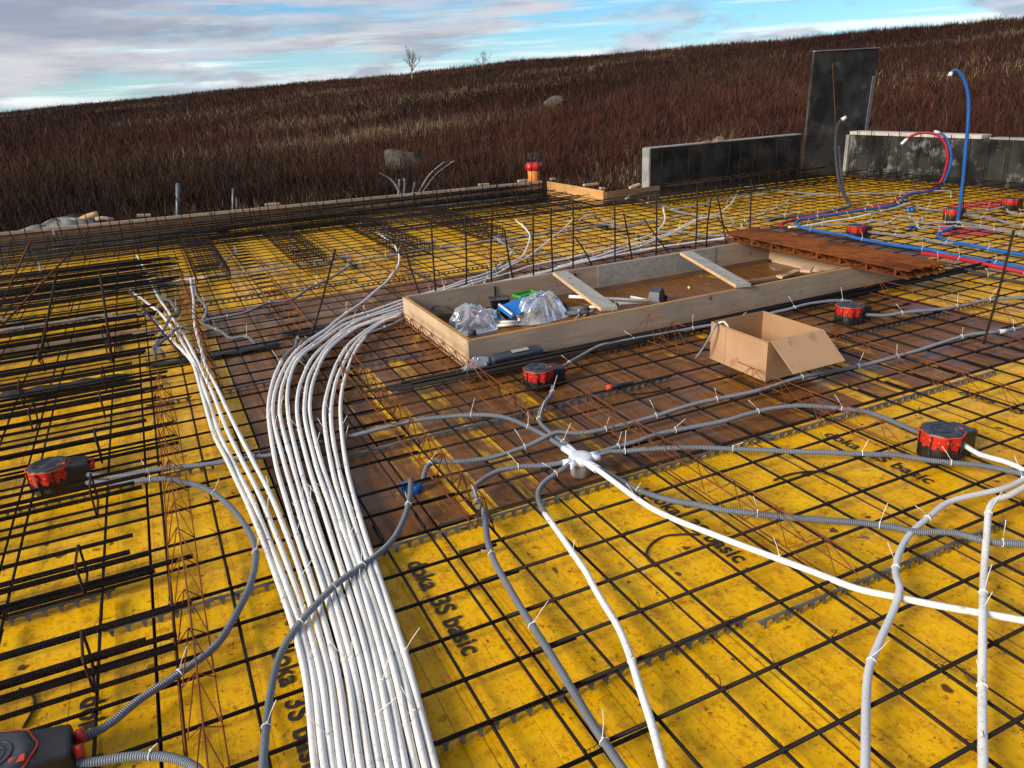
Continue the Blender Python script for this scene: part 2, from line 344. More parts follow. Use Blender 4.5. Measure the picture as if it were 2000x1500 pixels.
MT['cardboard'] = simple('cardboard', (.38, .225, .125), (.44, .27, .155), .85, 5, bump=.35, bdist=.006, dirt=(.27, .155, .085), dirt_scale=7, dirt_lo=.52, dirt_hi=.72, spec=.15)
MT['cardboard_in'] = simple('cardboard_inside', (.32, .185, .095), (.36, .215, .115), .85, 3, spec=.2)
MT['ink'] = simple('black_ink', (.022, .017, .010), (.05, .033, .012), .5, 40, lo=.5, hi=.75)
MT['tar'] = simple('black_rubber', (.012, .011, .010), (.03, .026, .02), .45, 20)

# ---------------------------------------------------------------- terrain
SKY = np.array([[-40, .1], [-20, .12], [-6.87, .27], [.24, .65], [8.2, 1.06], [18.6, 1.47], [25.8, 1.89], [36.3, 2.08], [46.1, 2.36], [57.3, 2.55], [75, 2.6], [110, 2.2]])
def ridge(az):
    az = np.asarray(az); el = np.interp(az, SKY[:, 0], SKY[:, 1]); D = np.interp(az, [-20, 0, 25, 45, 60, 90], [150, 135, 105, 84, 70, 66])
    return el, D
def ground_z(x, y):
    x = np.asarray(x, float); y = np.asarray(y, float)
    r = np.hypot(x, y); az = np.degrees(np.arctan2(x, y)); el, D = ridge(az)
    zr = CZ + np.tan(np.radians(el)) * D - .25
    front = np.where(np.abs(az) < 100, 1, 0)
    r0 = 12.5; t = np.clip((r - r0) / (D - r0), 0, None); g = np.where(t < 1, 1.22 * t - .22 * t * t, 1 - .35 * (t - 1))
    z = -.38 + (zr + .38) * g * front
    bumps = .16 * np.sin(x * .31 + 1.3 * np.sin(y * .17)) * np.sin(y * .23 + .7) + .08 * np.sin(x * .9 + y * .5) * np.sin(y * .83 - x * .2)
    return z + bumps * np.clip((r - 13) / 10, 0, 1) * np.clip(t * 3, 0, 1) * .9
def build_ground():
    th = np.radians(np.arange(-180, 180, 2.0)); rr = np.concatenate([[0], np.linspace(4, 14, 6), np.geomspace(15, 220, 70), [320, 500, 900, 1600]])
    V = []; n = len(th)
    for r in rr:
        for t in th:
            x, y = r * math.sin(t), r * math.cos(t); V.append((x, y, 0))
    V = np.array(V); V[:, 2] = ground_z(V[:, 0], V[:, 1]); far = np.hypot(V[:, 0], V[:, 1]) > 230; V[far, 2] = np.minimum(V[far, 2], -6) - np.hypot(V[far, 0], V[far, 1]) * .012
    F = [(i * n + a, (i + 1) * n + a, (i + 1) * n + (a + 1) % n, i * n + (a + 1) % n) for i in range(len(rr) - 1) for a in range(n)]
    m, nt, P, L = new_mat('hill_soil'); T = NT(nt); p = T.pos()
    c = T.mix(T.ss(T.noise(p, .8, 7, .65), .35, .65), (.014, .006, .0045), (.030, .015, .010)); c = T.mix(T.ss(T.noise(p, .12, 4), .5, .7), c, (.040, .027, .017))
    L(c, P.inputs['Base Color']); P.inputs['Roughness'].default_value = .95; P.inputs['Specular IOR Level'].default_value = .1
    o = MB().add(V, F).build('ground', m); tag(o, kind='structure')
build_ground()

def terrain_hit(x, y):
    d = ray(x, y); t = 8.0
    while t < 220:
        p = CAMP + d * t
        if p[2] < float(ground_z(p[0], p[1])) + .25: return p
        t += .15
    return p
def build_grass():
    def val(x, y, f, s):                          # cheap smooth noise in -1..1
        return (np.sin(x * f + 1.7 * np.sin(y * f * .7 + s)) + np.sin(y * f * 1.1 + 1.3 * np.sin(x * f * .6 + s * 2))) / 2
    X = []; Y = []
    for r0, r1, dens in ((10.6, 18, 600), (18, 28, 330), (28, 45, 150), (45, 70, 64), (70, 100, 28), (100, 150, 12)):
        a0, a1 = math.radians(-22), math.radians(72); n = int((r1 * r1 - r0 * r0) / 2 * (a1 - a0) * dens)
        r = np.sqrt(rng.uniform(r0 * r0, r1 * r1, n)); a_ = rng.uniform(a0, a1, n); X.append(r * np.sin(a_)); Y.append(r * np.cos(a_))
    x = np.concatenate(X); y = np.concatenate(Y); r = np.hypot(x, y); az = np.degrees(np.arctan2(x, y)); _, D = ridge(az)
    keep = (r < D + 2.5) & ~((x < 5.75) & (y < 11.25)) & ~((x >= 5.6) & (x < 11.0) & (y < 9.75)) & ~((x >= 10.9) & (y < 9.6) & (x < 11.3))
    clump = val(x, y, 2.1, .3) + .6 * val(x, y, 5.3, 2.2); keep &= rng.uniform(-1.6, 1.3, len(x)) < clump + .25
    x, y, r = x[keep], y[keep], r[keep]; n = len(x)
    z = ground_z(x, y)
    big = val(x, y, .16, 1.0) + .5 * val(x, y, .41, 4.0)
    tan_f = np.clip((val(x, y, .22, 7.5) - .62) * 2.4, 0, 1) * .7
    for (px, py, sx, sy, k) in ((700, 258, 4.2, 1.6, 1.0), (620, 268, 3.0, 1.4, .8), (790, 244, 3.4, 1.4, .9), (880, 178, 7, 3, .6), (1130, 130, 5, 3, .5), (430, 215, 6, 4, .45), (1230, 330, 1.6, .8, .7), (1900, 130, 5, 3, .35), (500, 395, 1.5, .6, .5)):
        q = terrain_hit(px, py); tan_f = np.maximum(tan_f, k * np.exp(-((x - q[0]) / sx) ** 2 - ((y - q[1]) / sy) ** 2))
    kind = rng.random(n); tanm = kind < tan_f * .95
    u = rng.uniform(0, 1, (n, 1)); base = np.array([.027, .0100, .0062]) + u ** 3 * np.array([.075, .029, .016])
    red = np.clip(.5 + .6 * val(x, y, .10, 5.1) + .25 * big, 0, 1)[:, None]; base = base * (1 - .38 * (1 - red)) + red * np.array([.008, .001, .0002])
    dark = np.clip(val(x, y, .19, 12.0) * 1.6 - .2, 0, 1)[:, None] * .55; base = base * (1 - dark)
    olive = (np.clip(val(x, y, .27, 3.3) * 1.8 - .5, 0, 1) * (rng.random(n) < .5))[:, None] * .6; base = base * (1 - olive) + olive * np.array([.045, .033, .018])
    straw = np.array([.21, .155, .090]) * rng.uniform(.4, 1.25, (n, 1)); base[tanm] = straw[tanm]
    lone = rng.random(n) < .06; base[lone] = straw[lone] * .4
    stalk = rng.random(n) < .16
    h = np.where(stalk, rng.uniform(.28, .54, n), rng.uniform(.10, .34, n)) * (1 + .45 * np.clip(clump[keep], -1, 1)) * np.where(tanm, .8, 1.0)
    h = h * np.clip((r - 10.5) / 5, .45, 1)
    w = (.0014 + r * .00015) * rng.uniform(.7, 1.5, n) * np.where(stalk, .8, 1.25)
    fa = rng.uniform(0, math.pi, n); sp_ = np.where(stalk, .16, .42)[:, None]; ln = rng.normal(0, 1, (n, 2)) * sp_; bend = rng.normal(0, 1, (n, 2)) * sp_ * 1.4
    wx, wy = np.cos(fa) * w, np.sin(fa) * w
    V = np.zeros((n, 5, 3), np.float32)
    V[:, 0] = np.stack([x - wx, y - wy, z - .05], 1); V[:, 1] = np.stack([x + wx, y + wy, z - .05], 1)
    mx, my, mz = x + ln[:, 0] * h * .6, y + ln[:, 1] * h * .6, z + h * .6
    V[:, 2] = np.stack([mx + wx * .8, my + wy * .8, mz], 1); V[:, 3] = np.stack([mx - wx * .8, my - wy * .8, mz], 1)
    V[:, 4] = np.stack([mx + (ln[:, 0] + bend[:, 0]) * h * .4, my + (ln[:, 1] + bend[:, 1]) * h * .4, z + h], 1)
    m = bpy.data.meshes.new('grass'); nv = n * 5; m.vertices.add(nv); m.vertices.foreach_set('co', V.ravel())
    idx = np.arange(n)[:, None] * 5; li = np.concatenate([idx + np.array([[0, 1, 2, 3]]), idx + np.array([[3, 2, 4]])], 1).ravel().astype(np.int32)
    m.loops.add(len(li)); m.loops.foreach_set('vertex_index', li)
    m.polygons.add(2 * n); st = (np.arange(n)[:, None] * 7 + np.array([[0, 4]])).ravel().astype(np.int32)
    m.polygons.foreach_set('loop_start', st); m.update(calc_edges=True); m.validate()
    ca = m.color_attributes.new('Col', 'FLOAT_COLOR', 'POINT'); c4 = np.ones((n, 5, 4), np.float32); c4[:, :, :3] = base[:, None, :] * rng.uniform(.6, 1.4, (n, 1, 1)); c4[:, 4, :3] = c4[:, 4, :3] * 1.35 + .004; ca.data.foreach_set('color', c4.ravel())
    mt, nt, P, L = new_mat('dry_grass'); T = NT(nt); L(T.attr('Col', 'GEOMETRY').outputs['Color'], P.inputs['Base Color'])
    P.inputs['Roughness'].default_value = .8; P.inputs['Specular IOR Level'].default_value = .15
    tag(obj('grass', m, mt), 'dry red-brown grass and weeds covering the hillside', 'grass', kind='stuff')
build_grass()

# ---------------------------------------------------------------- formwork deck
def deck_top(x): return 11.0 if x < 5.55 else 9.3
def build_deck():
    deck = bpy.data.objects.new('formwork_deck', None); COL.objects.link(deck); tag(deck, 'deck of yellow and brown worn formwork panels', kind='structure'); deck.location.z = .018
    meshes = {}; panels = {}
    X0 = -.235 - .51 * 7
    for i in range(29):
        x = X0 + .508 * i
        shift = 0
        for j, y0 in enumerate([-1.58, .42, 2.42, 4.42, 6.42, 8.42, 10.42]):
            y1 = min(y0 + 2.0, deck_top(x + .25))
            if y0 < -.1 and False: continue
            if y1 - y0 < .1 or x > 11: continue
            Ln = round(y1 - y0, 2)
            if Ln not in meshes:
                b = MB(); w, l, t, c = .5035, Ln - .004, .021, .003
                lo = [(c / 2, 0, -t), (w, 0, -t), (w, l, -t), (c / 2, l, -t)]
                mid = [(0.0015, 0.0015, -c), (w, 0.0015, -c), (w, l, -c), (0.0015, l, -c)]; top = [(c, c, 0), (w - c, c, 0), (w - c, l - c, 0), (c, l - c, 0)]
                b.add(lo + mid + top, [(3, 2, 1, 0)] + [(k, (k + 1) % 4, 4 + (k + 1) % 4, 4 + k) for k in range(4)] + [(4 + k, 4 + (k + 1) % 4, 8 + (k + 1) % 4, 8 + k) for k in range(4)] + [(8, 9, 10, 11)], None, False)
                meshes[Ln] = b.mesh('panel'); meshes[Ln].materials.append(MT['panel']); meshes[Ln].materials.append(MT['panel_edge']); meshes[Ln].polygons.foreach_set('material_index', [1] * 9 + [0])
            o = obj('panel', meshes[Ln], MT['panel'], deck, (x, y0, random.uniform(-.0015, .0005)))
            wear = .12 + .18 * random.random()
            if y0 == 2.42 and x > .2: wear = .80 + random.uniform(-.14, .14) if x < 4.6 else .34
            if y0 == 2.42 and .2 < x < .75: wear = 1.0
            if y0 == 4.42 and x > .2 and x < 6: wear = .95 if x < 1.2 else .90
            if y0 == 2.42 and x > 5.2: wear = .3
            if y0 == 6.42: wear = random.choice((.15, .25, .4, .45))
            if y0 == .42: wear = random.uniform(.02, .2)
            o['wear'] = wear; o['tone'] = random.random()
            panels[(i, j)] = o
    # cross boards closing the bays (brown and dark strips)
    for (p, q, w, m_) in (((0, 690), (310, 650), .20, 'wood_brown'), ((400, 660), (700, 605), .22, 'wood_brown')):
        a_, b_ = at(*p, .004), at(*q, .004); d = b_ - a_; ln = np.linalg.norm(d); bb = MB().box((ln / 2, 0, -.005), (ln, w, .02)); o = bb.build('filler_board', MT[m_], deck, tuple(a_), (0, 0, math.atan2(d[1], d[0])))
    # stencilled writing
    def stencil(txt, x, y, size, panel, x_off=0):
        c = bpy.data.curves.new('print', 'FONT'); c.body = txt; c.size = size; c.extrude = 0; c.space_character = 1.05; c.offset = .0022
        t = bpy.data.objects.new('print', c); COL.objects.link(t); bpy.context.view_layer.update()
        m_ = bpy.data.meshes.new_from_object(t); bpy.data.objects.remove(t); bpy.data.curves.remove(c)
        m_.materials.clear()
        o = obj('print', m_, MT['ink'], panel, (x - panel.location.x, y - panel.location.y, .0035 - panel.location.z), (0, 0, -math.pi / 2)); return o
    for (x, y) in ((.555, 2.245), (.045, 2.02), (-.475, 2.07), (1.56, 2.215), (2.58, 2.26), (3.52, 2.27), (4.6, 2.2)):
        i = int((x - X0) // .508); stencil('doka  3S basic', x + .025, y + .012, .090, panels[(i, 1)])
    for (x, y) in ((-.235 + .06, 2.16), (-.66, 2.16)):
        i = int((x - X0) // .508)
    for (x, y) in ((.66, 6.1), (1.7, 7.9), (-.4, 6.0)):
        i = int((x - X0) // .508); stencil('3S basic', x, y, .085, panels[(i, 3)])
    # red marking paint sprayed on the far panels
    mr = simple('marking_paint', (.66, .045, .020), (.74, .09, .03), .5, 12)
    for k, (px, py, rx, ry) in enumerate(((1880, 456, .36, .26), (1920, 402, .55, .22), (1720, 402, .12, .1), (1640, 388, .1, .08), (1850, 443, .2, .1))):
        c = at(px, py, 0); poly = []
        for q in range(18):
            t = q / 18 * 2 * math.pi; s = random.uniform(.72, 1.1); poly.append((c[0] + rx * s * math.cos(t), c[1] + ry * s * math.sin(t)))
        MB().add([(x, y, .0032) for x, y in poly], [list(range(18))], None, False).build('paint_mark', mr, deck)
    return deck, panels
deck, panels = build_deck()

# ---------------------------------------------------------------- timber edges and walls
def board(name, p, q, thick, z0, z1, mat, parent=None, side=1):
    """upright board from p to q (xy), its face on the line, thickness to the given side"""
    p = np.array(p[:2], float); q = np.array(q[:2], float); d = q - p; d /= np.linalg.norm(d); n = np.array([-d[1], d[0]]) * side * thick
    lo = [(*p, z0), (*q, z0), (*(q + n), z0), (*(p + n), z0)]; hi = [(*p, z1), (*q, z1), (*(q + n), z1), (*(p + n), z1)]
    if side < 0: lo, hi = lo[::-1], hi[::-1]
    return MB().hexa(np.array(lo), np.array(hi)).build(name, mat, parent)
def build_edges():
    e = thing('edge_formwork', 'long brown timber edge board along the far left side of the deck', 'formwork')
    A = np.array([-3.6, 11.33]); B = np.array([5.56, 10.62]); d = (B - A) / np.linalg.norm(B - A); n = np.array([-d[1], d[0]])
    segs = [0, .27, .52, .78, 1.0]
    for k in range(4):
        p = A + (B - A) * segs[k] + n * .004 * (k % 2); q = A + (B - A) * (segs[k + 1] - .002) + n * .004 * (k % 2)
        board('board', p, q, .027, -.1, .212 - .004 * (k % 2), MT['wood_brown'], e)
        board('top_rail', p - n * .02, q - n * .02, .055, .217, .250, MT['wood_grey'], e)
    tag(thing('return_board', 'short bright orange timber board turning in at the far corner of the deck', 'formwork'))
    r = bpy.data.objects['return_board']; board('board', (5.62, 10.6), (5.62, 8.98), .024, -.1, .235, MT['wood_orange'], r)
    w = thing('corner_board', 'short brown timber edge board beside the end of the low dark wall', 'formwork')
    board('board', (5.66, 8.96), (6.56, 8.98), .024, -.1, .215, MT['wood_brown'], w)
    # low wall left of the slab
    t = thing('low_wall', 'low black-faced concrete wall with pale end, left of the tall upright slab', 'wall')
    MB().box((8.02, 9.34, .25), (2.86, .16, .90)).build('wall_body', MT['concrete_black'], t)
    MB().box((6.575, 9.34, .25), (.025, .17, .906)).build('end_face', MT['concrete_grey'], t)
    MB().box((8.02, 9.345, .706), (2.86, .17, .012)).build('top_edge', MT['concrete_grey'], t)
    t = thing('upright_slab', 'tall dark grey concrete slab standing upright at the far right corner', 'wall')
    b = MB(); b.hexa(np.array([(9.46, 9.2, -.2), (10.80, 9.2, -.2), (10.80, 9.245, -.2), (9.46, 9.245, -.2)]), np.array([(9.50, 9.2, 1.885), (10.86, 9.2, 1.90), (10.86, 9.245, 1.90), (9.50, 9.245, 1.885)])); b.build('slab', MT['concrete_slab'], t)
    b = MB(); b.hexa(np.array([(10.74, 9.185, .62), (10.80, 9.185, .62), (10.80, 9.197, .62), (10.74, 9.197, .62)]), np.array([(10.775, 9.185, 1.5), (10.845, 9.185, 1.5), (10.845, 9.197, 1.5), (10.775, 9.197, 1.5)])); b.build('edge_strip', MT['plastic_grey'], t)
    MB().hexa(np.array([(9.50, 9.19, 1.887), (10.86, 9.19, 1.902), (10.86, 9.245, 1.902), (9.50, 9.245, 1.887)]), np.array([(9.50, 9.19, 1.90), (10.86, 9.19, 1.915), (10.86, 9.245, 1.915), (9.50, 9.245, 1.90)])).build('top_edge', MT['concrete_grey'], t)
    for (x, z) in ((10.62, 1.22), (9.6, 1.22), (10.58, .62), (9.62, .62)):
        MB().tube(np.array([(x, 9.2, z), (x, 9.194, z)]), .02, 12).build('tie_hole', MT['black'], t)
    t = thing('side_wall', 'low patchy dark wall with white timber on top along the right edge of the deck', 'wall')
    MB().box((10.47, 6.6, .22), (.2, 5.1, .84)).build('wall_body', MT['concrete_patchy'], t)
    MB().box((10.46, 8.05, .668), (.20, 2.2, .05)).build('cap_board', simple('pale_board_cap', (.36, .34, .30), (.45, .43, .38), .7, 6), t)
    MB().box((10.47, 5.45, .652), (.19, 2.8, .02)).build('top_edge', MT['concrete_grey'], t)
    MB().box((10.355, 9.16, .24), (.05, .06, .80)).build('end_strip', MT['concrete_grey'], t)
build_edges()

# ---------------------------------------------------------------- reinforcing mesh
BOX = (1.53, 5.32, 3.93, 5.17)                  # footprint of the wooden opening frame
XS = [-.69, -.40, -.19, -.003, .17, .36, .541, .705, .92, 1.128, 1.314, 1.526, 1.69, 1.91, 2.10, 2.29, 2.5, 2.7]
while XS[0] > -3.4: XS.insert(0, XS[0] - .2 + random.uniform(-.015, .015))
while XS[-1] < 10.2: XS.append(XS[-1] + .2 + random.uniform(-.015, .015))
YS = [.79, .99, 1.213, 1.415, 1.587, 1.765, 1.97, 2.163, 2.365, 2.57, 2.74, 3.01, 3.2, 3.43, 3.6, 3.77, 3.98, 4.195]
while YS[-1] < 10.9: YS.append(YS[-1] + .19 + random.uniform(-.015, .015))
YS.insert(0, .58); YS.insert(0, .37)
def cut(a0, a1, c0, c1):
    out = []
    if a0 < c0: out.append((a0, min(a1, c0)))
    if a1 > c1: out.append((max(a0, c1), a1))
    return [s for s in out if s[1] - s[0] > .12]
KNOT = []
for k in range(3):
    b = MB(); an = np.linspace(0, 2 * np.pi, 9)[:-1]; b.tube(np.stack([.0095 * np.cos(an), .0095 * np.cos(an), .012 * np.sin(an)], 1), .0013, 4, closed=True)
    b.tube(np.array([(.006, .006, .011), (.012 + .006 * k, .002, .020), (.024, -.008 + .01 * k, .022 + .006 * k)]), .0012, 4); b.tube(np.array([(-.002, .002, .012), (-.010, .008 - .006 * k, .020), (-.014 - .01 * k, .014, .016)]), .0012, 4); KNOT.append(b.mesh('tie_wire'))
def build_mesh():
    XB = [-3.5, .82, 4.65, 10.2]; YB = [.3, 2.46, 5.25, 7.9, 10.95]
    LB = [['reinforcing mesh sheet on the near left panels under the white pipe bundle', 'reinforcing mesh sheet on the nearest yellow panels in front of the white junction box', 'reinforcing mesh sheet at the near right edge of the photo'],
          ['reinforcing mesh sheet under the rebar cages at the left edge', 'reinforcing mesh sheet around the wooden frame and cardboard box', 'reinforcing mesh sheet right of the wooden frame and rusty stack'],
          ['reinforcing mesh sheet where the four white pipes fan out at left', 'reinforcing mesh sheet directly behind the wooden frame', 'reinforcing mesh sheet under the blue and red pipes at right'],
          ['reinforcing mesh sheet at the far left along the edge board', 'reinforcing mesh sheet in the far middle of the deck near the orange board', 'reinforcing mesh sheet in front of the low dark walls']]
    for j in range(4):
        for i in range(3):
            s = thing('mesh_sheet', LB[j][i], 'rebar mesh', (0, 0, 0), 0, 'mesh sheets covering the deck')
            x0, x1, y0, y1 = XB[i] - .07, XB[i + 1] + .07, YB[j] - .06, YB[j + 1] + .06
            dz = .0 if (i + j) % 2 == 0 else .009
            for y in [v for v in YS if YB[j] <= v < YB[j + 1]]:
                hi = x1 if y < 9.15 else min(x1, 5.5)
                for a_, b_ in (cut(x0, hi, BOX[0], BOX[1]) if BOX[2] < y < BOX[3] else [(x0, hi)]):
                    if b_ - a_ > .2: bar(b_ - a_, .0060 if j < 2 else .0048, MT['mesh'], s, (a_, y, .056 + dz), random.gauss(0, .0012))
            for x in [v for v in XS if XB[i] <= v < XB[i + 1]]:
                hi = min(y1, deck_top(x) - .08)
                for a_, b_ in (cut(y0, hi, BOX[2], BOX[3]) if BOX[0] < x < BOX[1] else [(y0, hi)]):
                    if b_ - a_ > .2: bar(b_ - a_, .0052 if j < 2 else .0043, MT['mesh'], s, (x, a_, .046 + dz), math.pi / 2 + random.gauss(0, .0012))
            if j < 2:                            # wire knots at some crossings
                for y in [v for v in YS if YB[j] <= v < min(YB[j + 1], 3.4)]:
                    for x in [v for v in XS if max(XB[i], -1.2) <= v < min(XB[i + 1], 4.2)]:
                        if random.random() < .42 and not (BOX[0] < x < BOX[1] and BOX[2] < y < BOX[3]):
                            obj('tie_wire', KNOT[random.randrange(3)], MT['rebar'], s, (x, y, .052 + dz), (0, 0, random.uniform(0, 6.28)))
build_mesh()

def build_top_layers():
    """second, denser layers in the far part of the deck"""
    def mat_sheet(label, x0, x1, y0, y1, sx, sy, z, rot=0.0, m='mesh', r=.005):
        s = thing('rebar_mat', label, 'rebar mat', (0, 0, 0), 0, 'upper rebar mats in the far part of the deck')
        y = y0
        while y < y1: bar(x1 - x0 + random.uniform(-.15, .1), r, MT[m], s, (x0 + random.uniform(-.1, .1), y, z + random.uniform(-.006, .012)), rot + random.gauss(0, .006), n=6); y += sy * random.uniform(.8, 1.2)
        x = x0 + .05
        while x < x1: bar(y1 - y0, r * .9, MT[m], s, (x, y0, z - .012), math.pi / 2 + random.gauss(0, .006), n=6); x += sx * random.uniform(.9, 1.1)
    mat_sheet('dense black mat of rebars at the far left above the panels', -3.1, .12, 6.75, 8.5, .34, .046, .16)
    mat_sheet('upper loose layer of black rebars over the dense far left mat', -2.7, -.1, 6.9, 8.3, .8, .11, .20, .012)
    mat_sheet('dark rebar mat along the far left edge board', -3.0, 2.6, 8.9, 10.7, .42, .085, .16)
    mat_sheet('dark rebar mat in the far middle before the orange board', 2.4, 5.5, 8.3, 10.4, .30, .085, .15)
    mat_sheet('dark rebar mat in front of the low black wall', 5.6, 9.3, 7.9, 9.0, .40, .085, .14)
    mat_sheet('dark rebar mat at the foot of the right side wall', 9.3, 10.25, 4.6, 8.9, .11, .30, .14)
build_top_layers()

# rebar cages at the left
def stirrup_mesh(w, h, r):
    c = .012; pts = []
    for (cx, cy, a0) in ((w / 2 - c, h - c, 0), (-w / 2 + c, h - c, 90), (-w / 2 + c, c, 180), (w / 2 - c, c, 270)):
        for k in range(4):
            t = math.radians(a0 + 30 * k); pts.append((0, cx + c * math.cos(t), cy + c * math.sin(t)))
    return MB().tube(np.array(pts), r, 6, closed=True).mesh('stirrup')
_st = {}
def cage(label, x0, x1, y, w, h, z0=.062, sp=.30, r=.0100, off=None, mid=4, cat='rebar cage', first=.14):
    s = thing('rebar_cage', label, cat, (0, 0, 0), 0, 'rebar cages')
    key = (w, h)
    if key not in _st: _st[key] = stirrup_mesh(w, h, .0045)
    posn = [(-w / 2 + .014, .014), (w / 2 - .014, .014), (-w / 2 + .014, h - .014), (w / 2 - .014, h - .014)]
    for k in range(mid): posn.append((random.uniform(-.3, .3) * w, random.choice((.016, h - .03))))
    for k, (dy, dz) in enumerate(posn):
        e = x1 - random.uniform(0, .22) if off is None else x1 - off[k % len(off)]
        bar(e - x0, r * random.choice((1, 1, .85)), MT['rebar'], s, (x0, y + dy, z0 + dz), random.gauss(0, .004))
    x = x1 - .22 - first
    while x > x0 + .1:
        o = obj('stirrup', _st[key], MT['rebar'], s, (x, y, z0), (0, random.gauss(0, .05), random.gauss(0, .06))); x -= sp * random.uniform(.85, 1.15)
    return s
for lab, y, w, h, sp, ex in (
        ('rebar cage nearest the camera in front of the bottom left lamp housing', 2.11, .15, .12, .62, -.13),
        ('second nearest rebar cage, below the left lamp housing', 2.64, .14, .12, .42, -.17),
        ('rebar cage running just in front of the lamp housing at the left edge', 3.20, .17, .13, .40, -.15),
        ('rebar cage just behind the lamp housing at the left edge', 3.74, .14, .13, .40, -.15),
        ('rebar cage ending at the tip of the near rusty lattice girder', 4.34, .13, .12, .36, -.15),
        ('rebar cage over the black rubber strip at left', 4.80, .12, .12, .42, -.15),
        ('rebar cage behind the black rubber strip at left', 5.42, .13, .11, .40, -.14),
        ('rebar cage beneath the grey conduit crossing the left side', 5.85, .13, .11, .42, -.17),
        ('rebar cage between the grey conduit and the dense black mat', 6.45, .14, .11, .45, -.1)):
    cage(lab, -3.4, ex + .08, y, w, h, sp=sp, mid=1 if y < 4 else 2, r=.0092)
for k, (lab, y, x0, x1) in enumerate((('long edge cage of dark rebars beside the far left edge board', 10.55, -3.4, 5.3), ('inner edge cage of dark rebars parallel to the far left edge board', 9.9, -3.0, 5.4), ('dark edge cage along the foot of the low black wall', 9.02, 6.7, 9.8))):
    cage(lab, x0, x1, y, .20, .165, sp=.19, r=.0068, mid=6)
def cage_y(label, x, y0, y1, w=.2, h=.10):
    s = thing('rebar_cage', label, 'rebar cage', (x, y1, 0), -math.pi / 2, 'rebar cages'); key = (w, h)
    if key not in _st: _st[key] = stirrup_mesh(w, h, .0045)
    for dy in (-w / 2 + .015, -.03, .04, w / 2 - .015):
        for dz in (.015, h - .015): bar(y1 - y0, .0055, MT['rebar'], s, (0, dy, .065 + dz), random.gauss(0, .004), n=6)
    x_ = .05
    while x_ < y1 - y0: obj('stirrup', _st[key], MT['rebar'], s, (x_, 0, .065), (0, 0, random.gauss(0, .05))); x_ += .13
for lab, x, y0, y1 in (('narrow dark rebar basket, leftmost of those pointing to the far edge', .42, 7.4, 9.8), ('narrow dark rebar basket, second from left pointing to the far edge', 1.35, 7.3, 9.8),
                       ('narrow dark rebar basket, third from left pointing to the far edge', 2.35, 7.2, 9.7), ('narrow dark rebar basket, rightmost of those pointing to the far edge', 3.35, 7.6, 9.7)):
    cage_y(lab, x, y0, y1, .3, .11)

# ---------------------------------------------------------------- lattice girders
def zigzag(b, p0, p1, q0, q1, n, r):
    """wire running between the line p0-p1 (bottom) and q0-q1 (top)"""
    pts = []
    for k in range(2 * n + 1):
        t = k / (2 * n); P = (p0 + (p1 - p0) * t) if k % 2 == 0 else (q0 + (q1 - q0) * t); pts.append(P)
    b.tube(np.array(pts), r, 5, cap=False)
def girder(label, x, y0, y1, z=.064, w=.085, h=.095, mat='rustwire', tilt=0.0, dx=0.0, n=None, group='rusty lattice girders', r=.0026, step=.2):
    L_ = y1 - y0; n = n or max(2, int(L_ / step))
    s = thing('lattice_girder', label, 'lattice girder', (x, y0, z), math.pi / 2 - math.atan2(dx, L_), group)
    c, s_ = math.cos(tilt), math.sin(tilt)
    def rt(y_, z_): return np.array([0, -(y_ * c - z_ * s_), y_ * s_ + z_ * c])
    A = [rt(-w / 2, 0), rt(w / 2, 0), rt(0, h)]; e = np.array([L_, 0, 0]); jit = lambda: np.array([0, random.gauss(0, .004), random.gauss(0, .003)])
    for nm, p in (('bottom_rod', A[0]), ('bottom_rod', A[1]), ('top_rod', A[2])): MB().tube(smooth([p, p + e * .35 + jit(), p + e * .7 + jit(), p + e], .15), r, 5).build(nm, MT[mat], s)
    for p in A[:2]:
        b = MB(); zigzag(b, p, p + e, A[2], A[2] + e, n, r * .8); b.build('lacing', MT[mat], s)
    return s
girder('rusty wire lattice girder standing in front of the left rebar cages', -.135, .9, 4.62, w=.09, h=.115)
girder('rusty wire lattice girder beside the four white pipes at left', .14, 4.4, 7.5, w=.09, h=.10)
girder('rusty lattice girder right of the white pipe bundle, ending at the blue box', .89, 2.25, 4.4, mat='rustbright', tilt=-.5, h=.09, r=.0038)
girder('rusty lattice girder along the left end of the wooden frame', 1.45, 3.05, 5.05, w=.11, h=.11, r=.003, mat='rustwire')
girder('rusty lattice girder passing right of the white junction box', 1.79, 1.4, 3.15)
girder('rusty lattice girder in front of the cardboard box', 2.69, 1.95, 2.95)
girder('rusty lattice girder leaning on the near board of the wooden frame', 2.72, 3.45, 3.92, h=.16, z=.066)
girder('rusty lattice girder right of the cardboard box', 3.50, 1.95, 3.35)
girder('rusty lattice girder right of the wooden frame under the stack end', 4.68, 2.7, 3.85)
girder('rusty lattice girder at the right edge of the photo', 4.42, 1.6, 2.6)
girder('thin rusty lattice girder left of the single curving white pipe', .84, 5.3, 7.0)
girder('thin rusty lattice girder behind the left corner of the wooden frame', 1.86, 5.9, 7.2)
girder('thin rusty lattice girder behind the middle of the wooden frame', 2.9, 5.9, 7.3)
girder('thin rusty lattice girder behind the right half of the wooden frame', 4.0, 5.9, 7.4)
def ordinal(n):
    return str(n) + ('th' if 10 <= n % 100 <= 20 else {1: 'st', 2: 'nd', 3: 'rd'}.get(n % 10, 'th'))
